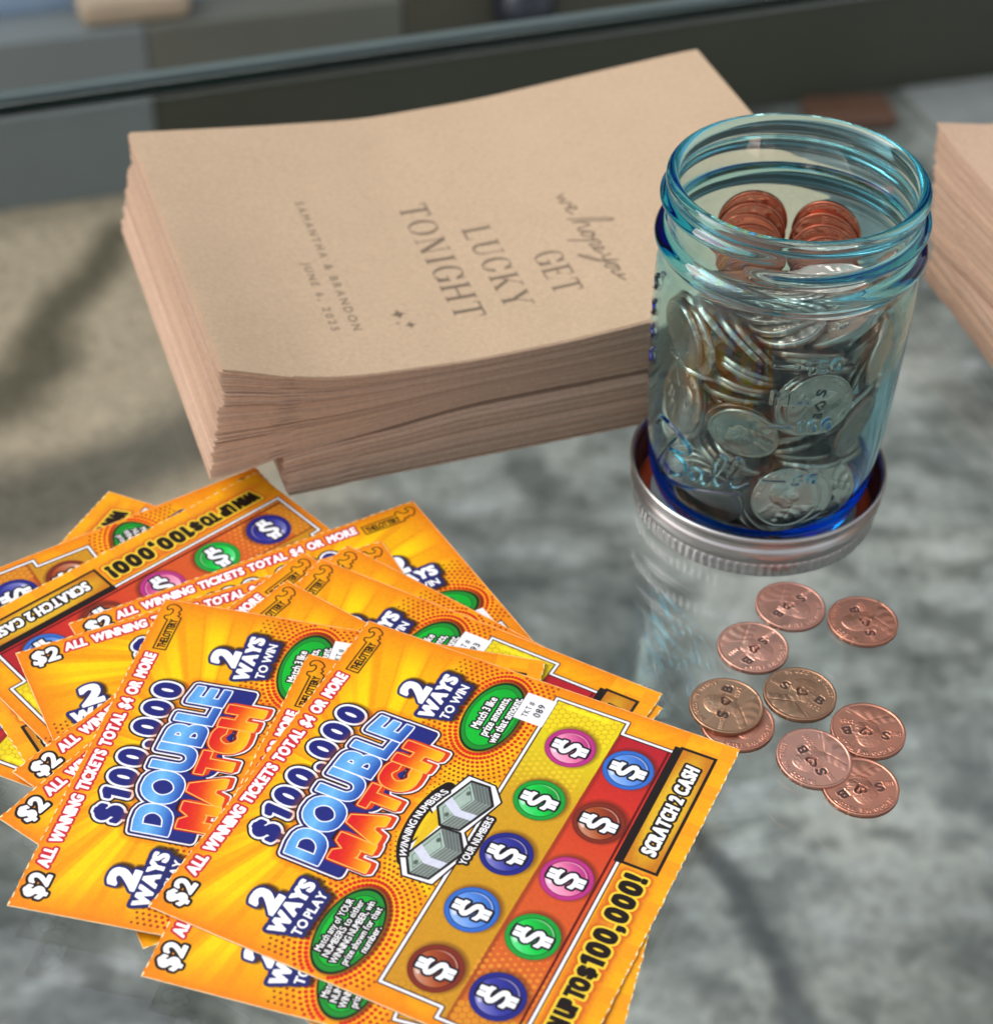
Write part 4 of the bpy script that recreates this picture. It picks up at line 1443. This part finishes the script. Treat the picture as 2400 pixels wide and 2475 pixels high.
def emboss_map(A, Z):
    """raised lettering on the outside, mm; A in degrees"""
    u = (A + 180) % 360 - 180                       # -180 .. 180, camera side near -95
    x = np.radians(u + 100) * 33.8                  # arc length, 0 at -100 deg
    h = np.zeros(A.shape)
    ax = lambda a: math.radians(a + 100) * 33.8
    L = [spline([(ax(-159), 36.0), (ax(-155), 39.6), (ax(-148), 40.2), (ax(-140), 39.2), (ax(-135.5), 37.6)], 6),
         spline([(ax(-141), 39.6), (ax(-148), 33.0), (ax(-155), 26.0), (ax(-158), 23.0)], 6),
         spline([(ax(-143), 38.5), (ax(-136), 38.0), (ax(-134), 35.5), (ax(-139), 33.0), (ax(-147), 31.6), (ax(-138), 31.0), (ax(-135.6), 28.0), (ax(-140), 24.6), (ax(-147), 23.4), (ax(-151), 25.4)], 6),
         spline([(ax(-126.5), 30.6), (ax(-130), 31.0), (ax(-133), 28.6), (ax(-131), 26.4), (ax(-127.5), 28.0), (ax(-126.5), 30.8), (ax(-126.8), 27.6), (ax(-123.5), 27.0), (ax(-119), 32.0), (ax(-115.4), 37.4), (ax(-117), 39.2), (ax(-119.6), 36.4), (ax(-120), 30.0), (ax(-117), 28.0), (ax(-112), 32.0),
                 (ax(-107.6), 38.0), (ax(-109.4), 39.8), (ax(-112), 36.8), (ax(-112.4), 31.0), (ax(-109), 29.0), (ax(-104), 31.5)], 6),
         spline([(ax(-149), 19.6), (ax(-135), 22.0), (ax(-120), 25.0), (ax(-107), 27.0)], 6)]
    L += [np.array([(ax(a0), z0), (ax(a1), z0)]) for a0, a1, z0 in ((-97.1, -87, 33.5), (-97.6, -88.5, 52.5), (-98.8, -89.6, 72.0))]
    d = np.full(A.shape, 9.0)
    for l in L:
        m = (x > l[:, 0].min() - 2) & (x < l[:, 0].max() + 2) & (Z > l[:, 1].min() - 2) & (Z < l[:, 1].max() + 2)
        d[m] = np.minimum(d[m], ldist([l], x[m], Z[m]) - .30)
    for s_, a0, z0, hh, wd in (('50', -83.2, 32.0, 3.4, 7.0), ('100', -85.4, 50.8, 3.7, 9.2), ('150', -85.4, 70.2, 3.7, 9.0), ('ML.', -98.2, 60.2, 3.8, 9.6)):
        for g in layout(s_, ax(a0), z0, hh, width=wd, gap=.3):
            q = np.concatenate(g) if g else None
            if q is None:
                continue
            m = (x > q[:, 0].min() - 2) & (x < q[:, 0].max() + 2) & (Z > q[:, 1].min() - 2) & (Z < q[:, 1].max() + 2)
            d[m] = np.minimum(d[m], sdist(g, x[m], Z[m]) - .15)
    # two fluted decorations at the left silhouette
    for z0 in (74, 66, 58, 50):
        l = spline([(ax(-176), z0), (ax(-171), z0 + 2.5), (ax(-174), z0 + 4.5), (ax(-170), z0 + 6)], 5)
        m = (np.abs(x - ax(-173)) < 8) & (np.abs(Z - z0 - 3) < 7)
        d[m] = np.minimum(d[m], ldist([l], x[m], Z[m]) - .3)
    return .75 * np.clip(.5 - (d - .12) / .6, 0, 1) ** 1.0


def jar_r(R, Z, A):
    add = np.zeros(R.shape)
    no = len(pr_out)
    deg = np.degrees(A[:no])
    z = Z[:no]
    body = (z > 8) & (z < 84) & (R[:no] > 30)
    e = emboss_map(deg, z)
    add[:no] += np.where(body, e, 0)
    # screw thread: one turn and a bit, rising from z 96 to 102.4
    neck = (z > 92.8) & (z < 105)
    for start in (0.0, 360.0):
        s = (deg + 118) % 360 + start
        ok = s < 377
        zt = 96.2 + 6.0 * s / 377
        tap = np.clip(s / 14, 0, 1) * np.clip((377 - s) / 14, 0, 1)
        add[:no] += np.where(neck & ok, 2.25 * tap * np.exp(-np.abs((z - zt) / 1.35) ** 2.6), 0)
    return add


jar = link('glass_jar', lathe('glass_jar', prof_all, NSEG, jar_r, False), m_glass)
# close the small holes at the centre of the base
import bmesh
bm = bmesh.new()
bm.from_mesh(jar.data)
bmesh.ops.holes_fill(bm, edges=[e for e in bm.edges if e.is_boundary], sides=0)
bmesh.ops.recalc_face_normals(bm, faces=bm.faces)
bm.to_mesh(jar.data)
bm.free()
jar.location = (JX * MM, JY * MM, .2 * MM)
tag(jar, 'blue glass canning jar full of coins with raised lettering', 'jar')

# ---------------------------------------------------------------- coins inside the jar
m_dull = [coin_material('tarnished_coin_a', (1.0, .87, .80), (.82, .70, .64), .31), coin_material('tarnished_coin_b', (.93, .80, .72), (.72, .60, .53), .33),
          coin_material('tarnished_coin_c', (.90, .70, .61), (.72, .54, .46), .32)]
me_small = [penny_mesh('jar_coin', 84, 180, 90, st_, None, 1.7) for st_ in (None, [(-3.6, 1.0), (0, 0.3), (3.8, -.6)], None)]
for me, m in zip(me_small, m_dull):
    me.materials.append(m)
me_cu = penny_mesh('penny', 84, 180, 90, None, None, 1.5)
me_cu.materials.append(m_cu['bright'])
COIN_DATA = [
    (0.01573, -0.00818, 0.00954, 0.004, -0.430, 0.903, -0.004),
    (-0.01802, 0.00264, 0.00975, 0.991, 0.009, 0.013, 0.136),
    (-0.00686, -0.01410, 0.00794, 0.002, 0.213, -0.977, 0.002),
    (0.01648, -0.00875, 0.01111, 0.968, -0.003, -0.005, 0.249),
    (0.01710, -0.00814, 0.01267, 0.962, -0.000, -0.006, -0.273),
    (0.01984, -0.00151, 0.01828, 0.046, 0.717, -0.639, 0.275),
    (0.01913, -0.00048, 0.01937, 0.114, -0.241, 0.930, -0.254),
    (-0.00347, -0.01365, 0.01102, 0.945, 0.038, 0.092, -0.312),
    (-0.01536, -0.01039, 0.01075, 0.048, -0.282, -0.957, -0.044),
    (-0.01927, 0.00069, 0.01364, 0.048, 0.784, 0.608, -0.115),
    (0.00031, -0.01884, 0.01421, 0.494, 0.032, 0.356, -0.792),
    (0.00181, -0.01976, 0.01503, 0.804, 0.357, -0.023, 0.474),
    (-0.01936, -0.01335, 0.02113, 0.539, 0.761, -0.004, -0.362),
    (-0.01818, -0.01607, 0.02073, 0.533, 0.273, -0.710, 0.370),
    (-0.01883, 0.01651, 0.01833, 0.552, 0.035, 0.745, -0.373),
    (-0.01501, -0.02206, 0.01985, 0.568, -0.644, -0.084, -0.506),
    (-0.01944, 0.00040, 0.01773, 0.216, 0.956, -0.193, 0.038),
    (-0.01724, -0.01865, 0.02038, 0.749, -0.593, 0.264, -0.134),
    (-0.02129, 0.01583, 0.01903, 0.696, -0.180, -0.642, -0.268),
    (-0.01918, 0.00475, 0.02536, 0.122, -0.817, 0.535, 0.177),
    (0.02126, -0.00259, 0.02617, 0.846, -0.303, -0.209, 0.386),
    (0.00906, -0.01799, 0.03100, 0.975, -0.181, 0.026, 0.123),
    (0.02321, 0.01378, 0.02275, 0.223, -0.696, -0.151, -0.666),
    (-0.01929, 0.00250, 0.02618, 0.296, -0.017, 0.214, -0.931),
    (0.02058, -0.00196, 0.02992, 0.782, 0.043, -0.261, -0.565),
    (0.00615, -0.01477, 0.02135, 0.241, -0.873, 0.331, 0.264),
    (-0.01450, 0.00566, 0.03730, 0.315, 0.408, 0.846, -0.139),
    (-0.01351, 0.00262, 0.03763, 0.932, -0.233, -0.253, -0.114),
    (0.00165, -0.02042, 0.01669, 0.920, 0.286, 0.214, -0.162),
    (0.01527, -0.01839, 0.02009, 0.367, 0.460, -0.353, 0.727),
    (0.00713, -0.02437, 0.02209, 0.263, 0.138, 0.640, -0.709),
    (0.00376, -0.02638, 0.02312, 0.501, 0.500, -0.423, 0.565),
    (0.02044, -0.00172, 0.03160, 0.432, -0.264, -0.000, 0.862),
    (0.01978, -0.00220, 0.03320, 0.125, -0.554, 0.790, -0.232),
    (-0.01245, -0.00021, 0.03788, 0.093, -0.393, 0.853, -0.331),
    (-0.01236, -0.01363, 0.02874, 0.164, -0.639, -0.732, 0.169),
    (0.00695, -0.01610, 0.03199, 0.163, 0.869, -0.460, 0.083),
    (-0.01582, -0.00355, 0.02656, 0.274, -0.022, 0.214, -0.937),
    (-0.01671, -0.00031, 0.02632, 0.521, 0.175, -0.125, 0.826),
    (-0.01008, -0.01722, 0.03128, 0.009, -0.965, -0.116, 0.236),
    (-0.01152, -0.01636, 0.03020, 0.969, -0.036, 0.233, -0.070),
    (-0.00987, -0.01033, 0.03843, 0.120, 0.142, -0.211, -0.960),
    (-0.00790, -0.01699, 0.03196, 0.324, 0.215, 0.096, 0.916),
    (0.00336, -0.01640, 0.03518, 0.049, 0.693, -0.692, 0.195),
    (-0.00939, -0.02513, 0.04396, 0.063, 0.353, 0.712, -0.604),
    (0.01702, -0.00584, 0.03455, 0.044, -0.778, 0.571, -0.260),
    (0.02114, -0.01720, 0.04122, 0.642, 0.548, 0.530, 0.078),
    (-0.01162, -0.00761, 0.03850, 0.912, -0.237, -0.093, 0.323),
    (0.02766, -0.00020, 0.04732, 0.494, -0.496, 0.556, -0.449),
    (-0.02529, -0.00389, 0.04024, 0.376, -0.434, -0.444, 0.688),
    (0.00270, -0.01495, 0.03792, 0.093, -0.119, 0.162, 0.975),
    (0.00010, -0.01323, 0.04450, 0.385, -0.012, 0.076, 0.920),
    (0.00589, -0.02241, 0.05187, 0.593, -0.488, -0.537, -0.349),
    (-0.01017, -0.02313, 0.04429, 0.590, 0.658, -0.445, 0.143),
    (-0.01102, -0.01757, 0.05223, 0.081, 0.029, -0.984, 0.158),
    (-0.02235, -0.00791, 0.04007, 0.027, -0.587, -0.202, 0.783),
    (-0.02379, 0.00196, 0.03936, 0.103, 0.701, 0.350, 0.612),
    (-0.01852, 0.01853, 0.03845, 0.512, 0.060, -0.605, -0.607),
    (0.01892, -0.01527, 0.04552, 0.848, -0.258, -0.452, -0.103),
    (0.01411, 0.01048, 0.04841, 0.015, -0.766, 0.638, -0.084),
    (0.01510, 0.01178, 0.04686, 0.009, 0.914, -0.396, 0.085),
    (0.01573, 0.00012, 0.03964, 0.842, -0.218, -0.148, 0.471),
    (-0.01886, 0.00290, 0.04888, 0.890, -0.006, 0.112, 0.442),
    (0.00279, -0.00588, 0.04947, 0.469, 0.021, 0.107, 0.877),
    (0.02041, -0.00126, 0.05824, 0.035, -0.627, 0.639, -0.444),
    (-0.01983, 0.01850, 0.04474, 0.540, -0.645, -0.021, 0.540),
    (0.00615, -0.02563, 0.05422, 0.064, 0.261, -0.637, 0.723),
    (0.00741, -0.01071, 0.05424, 0.626, -0.062, 0.253, 0.735),
    (0.02010, -0.01000, 0.05352, 0.061, 0.740, -0.294, 0.602),
    (0.00832, -0.01816, 0.06242, 0.129, 0.470, -0.854, 0.185),
    (0.00190, -0.01424, 0.03581, 0.201, 0.826, 0.526, -0.006),
    (0.00600, -0.02398, 0.05383, 0.660, 0.683, -0.086, 0.300),
    (0.02504, -0.01328, 0.06317, 0.715, -0.291, -0.634, -0.053),
    (0.02213, -0.00272, 0.05850, 0.420, 0.160, -0.416, -0.790),
    (0.01526, 0.01217, 0.04527, 0.069, 0.902, 0.424, 0.049),
    (-0.00906, -0.01558, 0.05478, 0.992, -0.087, 0.095, -0.016),
    (0.01872, -0.00801, 0.06739, 0.134, -0.326, 0.132, 0.927),
    (0.01969, -0.00124, 0.06014, 0.298, 0.895, 0.015, 0.332),
    (0.02112, -0.01146, 0.05314, 0.628, -0.550, -0.252, 0.489),
    (-0.00976, -0.01830, 0.06061, 0.073, 0.946, 0.230, -0.216),
    (-0.00818, -0.01367, 0.04801, 0.100, -0.025, -0.073, -0.992),
    (-0.02470, -0.01131, 0.04407, 0.555, 0.603, -0.246, -0.518),
    (-0.02412, -0.00482, 0.06334, 0.503, 0.175, 0.622, 0.574),
    (-0.01732, -0.00818, 0.05271, 0.794, -0.160, 0.007, -0.586),
    (0.01797, -0.00842, 0.06910, 0.244, 0.910, 0.221, 0.253),
    (-0.00935, -0.01788, 0.06208, 0.193, -0.213, -0.082, -0.954),
    (0.02849, 0.00098, 0.07591, 0.734, 0.011, -0.679, 0.014),
    (0.00903, -0.00756, 0.05408, 0.812, -0.133, 0.224, 0.522),
    (-0.01545, 0.00444, 0.05087, 0.965, -0.103, 0.129, 0.203),
    (0.00616, -0.02066, 0.06600, 0.198, 0.780, -0.576, 0.141),
    (-0.02282, -0.01388, 0.06552, 0.556, 0.618, -0.430, -0.353),
    (-0.00913, -0.01606, 0.05648, 0.867, -0.028, 0.126, 0.481),
    (0.00830, -0.02663, 0.05525, 0.423, 0.218, 0.653, -0.589),
    (0.00100, -0.00250, 0.06227, 0.839, -0.145, -0.043, -0.522),
    (0.00865, 0.00052, 0.07024, 0.120, -0.651, 0.741, 0.113),
    (0.00432, -0.02121, 0.06806, 0.242, 0.967, 0.078, -0.023),
    (0.01213, -0.01855, 0.07311, 0.765, -0.287, -0.069, 0.572),
    (-0.02586, -0.01087, 0.06543, 0.752, -0.265, 0.603, -0.013),
    (-0.01238, -0.01813, 0.06914, 0.351, 0.732, -0.543, -0.213),
    (-0.00189, 0.00027, 0.06333, 0.951, -0.152, -0.002, -0.271),
    (-0.01368, 0.00070, 0.07348, 0.048, 0.787, -0.567, 0.239),
    (-0.00118, -0.00551, 0.06957, 0.618, 0.141, 0.104, -0.767),
    (0.00963, 0.02607, 0.05128, 0.680, -0.690, 0.248, -0.007),
    (-0.00194, -0.01263, 0.07300, 0.599, -0.114, -0.036, 0.791),
    (-0.00880, -0.00258, 0.07463, 0.393, 0.079, -0.231, -0.887),
    (0.01305, 0.00041, 0.07421, 0.483, 0.052, -0.145, 0.862),
    (0.00160, -0.00261, 0.05898, 0.423, -0.027, 0.149, 0.893),
    (-0.01827, -0.01472, 0.07104, 0.797, 0.062, 0.422, 0.427),
    (0.00022, -0.01580, 0.07211, 0.868, 0.020, -0.118, -0.483),
    (-0.00876, -0.01700, 0.06742, 0.047, 0.372, 0.174, 0.911),
    (-0.00418, -0.00941, 0.07386, 0.904, -0.083, -0.086, 0.410),
]
for k, (x, y, z, qw, qx, qy, qz) in enumerate(COIN_DATA):
    o = link('jar_coin', me_small[(0, 1, 0, 0, 2, 1, 0)[k % 7]])
    q = Quaternion((qw, qx, qy, qz))
    off = q @ Vector((0, 0, -.76 * MM))
    o.rotation_mode = 'QUATERNION'
    o.rotation_quaternion = q @ Quaternion((0, 0, 1), (k * 2.399) % 6.283)
    o.location = Vector((JX * MM + x, JY * MM + y, .2 * MM + z)) + off
    tag(o, 'silvery coin packed among the others behind the blue glass', 'coin', 'coins filling the jar')


def tilted(px, py, pz, el, az, lab, me):
    """penny centred at jar-relative mm, its face normal at elevation el, azimuth az"""
    n = Vector((math.cos(el) * math.cos(az), math.cos(el) * math.sin(az), math.sin(el)))
    q = n.to_track_quat('Z', 'Y')
    o = link('penny', me)
    o.rotation_mode = 'QUATERNION'
    o.rotation_quaternion = q @ Quaternion((0, 0, 1), random.uniform(0, 6.28))
    o.location = Vector(((JX + px) * MM, (JY + py) * MM, pz * MM)) - n * .76 * MM
    tag(o, lab, 'penny', 'copper pennies leaning inside the jar mouth')


for k in range(7):
    tilted(-7.6 - .15 * k + random.uniform(-.6, .6), 21.5 - 1.75 * k, 80.6 - 2.75 * k, math.radians(2 + 3.5 * k), math.radians(-86 - 2.0 * k + random.uniform(-6, 6)), 'hindmost penny of the left leaning row in the jar mouth' if k == 0 else 'copper penny of the left leaning row in the jar mouth', me_cu)
for k in range(7):
    tilted(12.6 + .1 * k + random.uniform(-.6, .6), 19.0 - 1.75 * k, 79.2 - 2.75 * k, math.radians(4 + 3.5 * k), math.radians(-108 + 2.5 * k + random.uniform(-6, 6)), 'hindmost penny of the right leaning row in the jar mouth' if k == 0 else 'copper penny of the right leaning row in the jar mouth', me_cu)
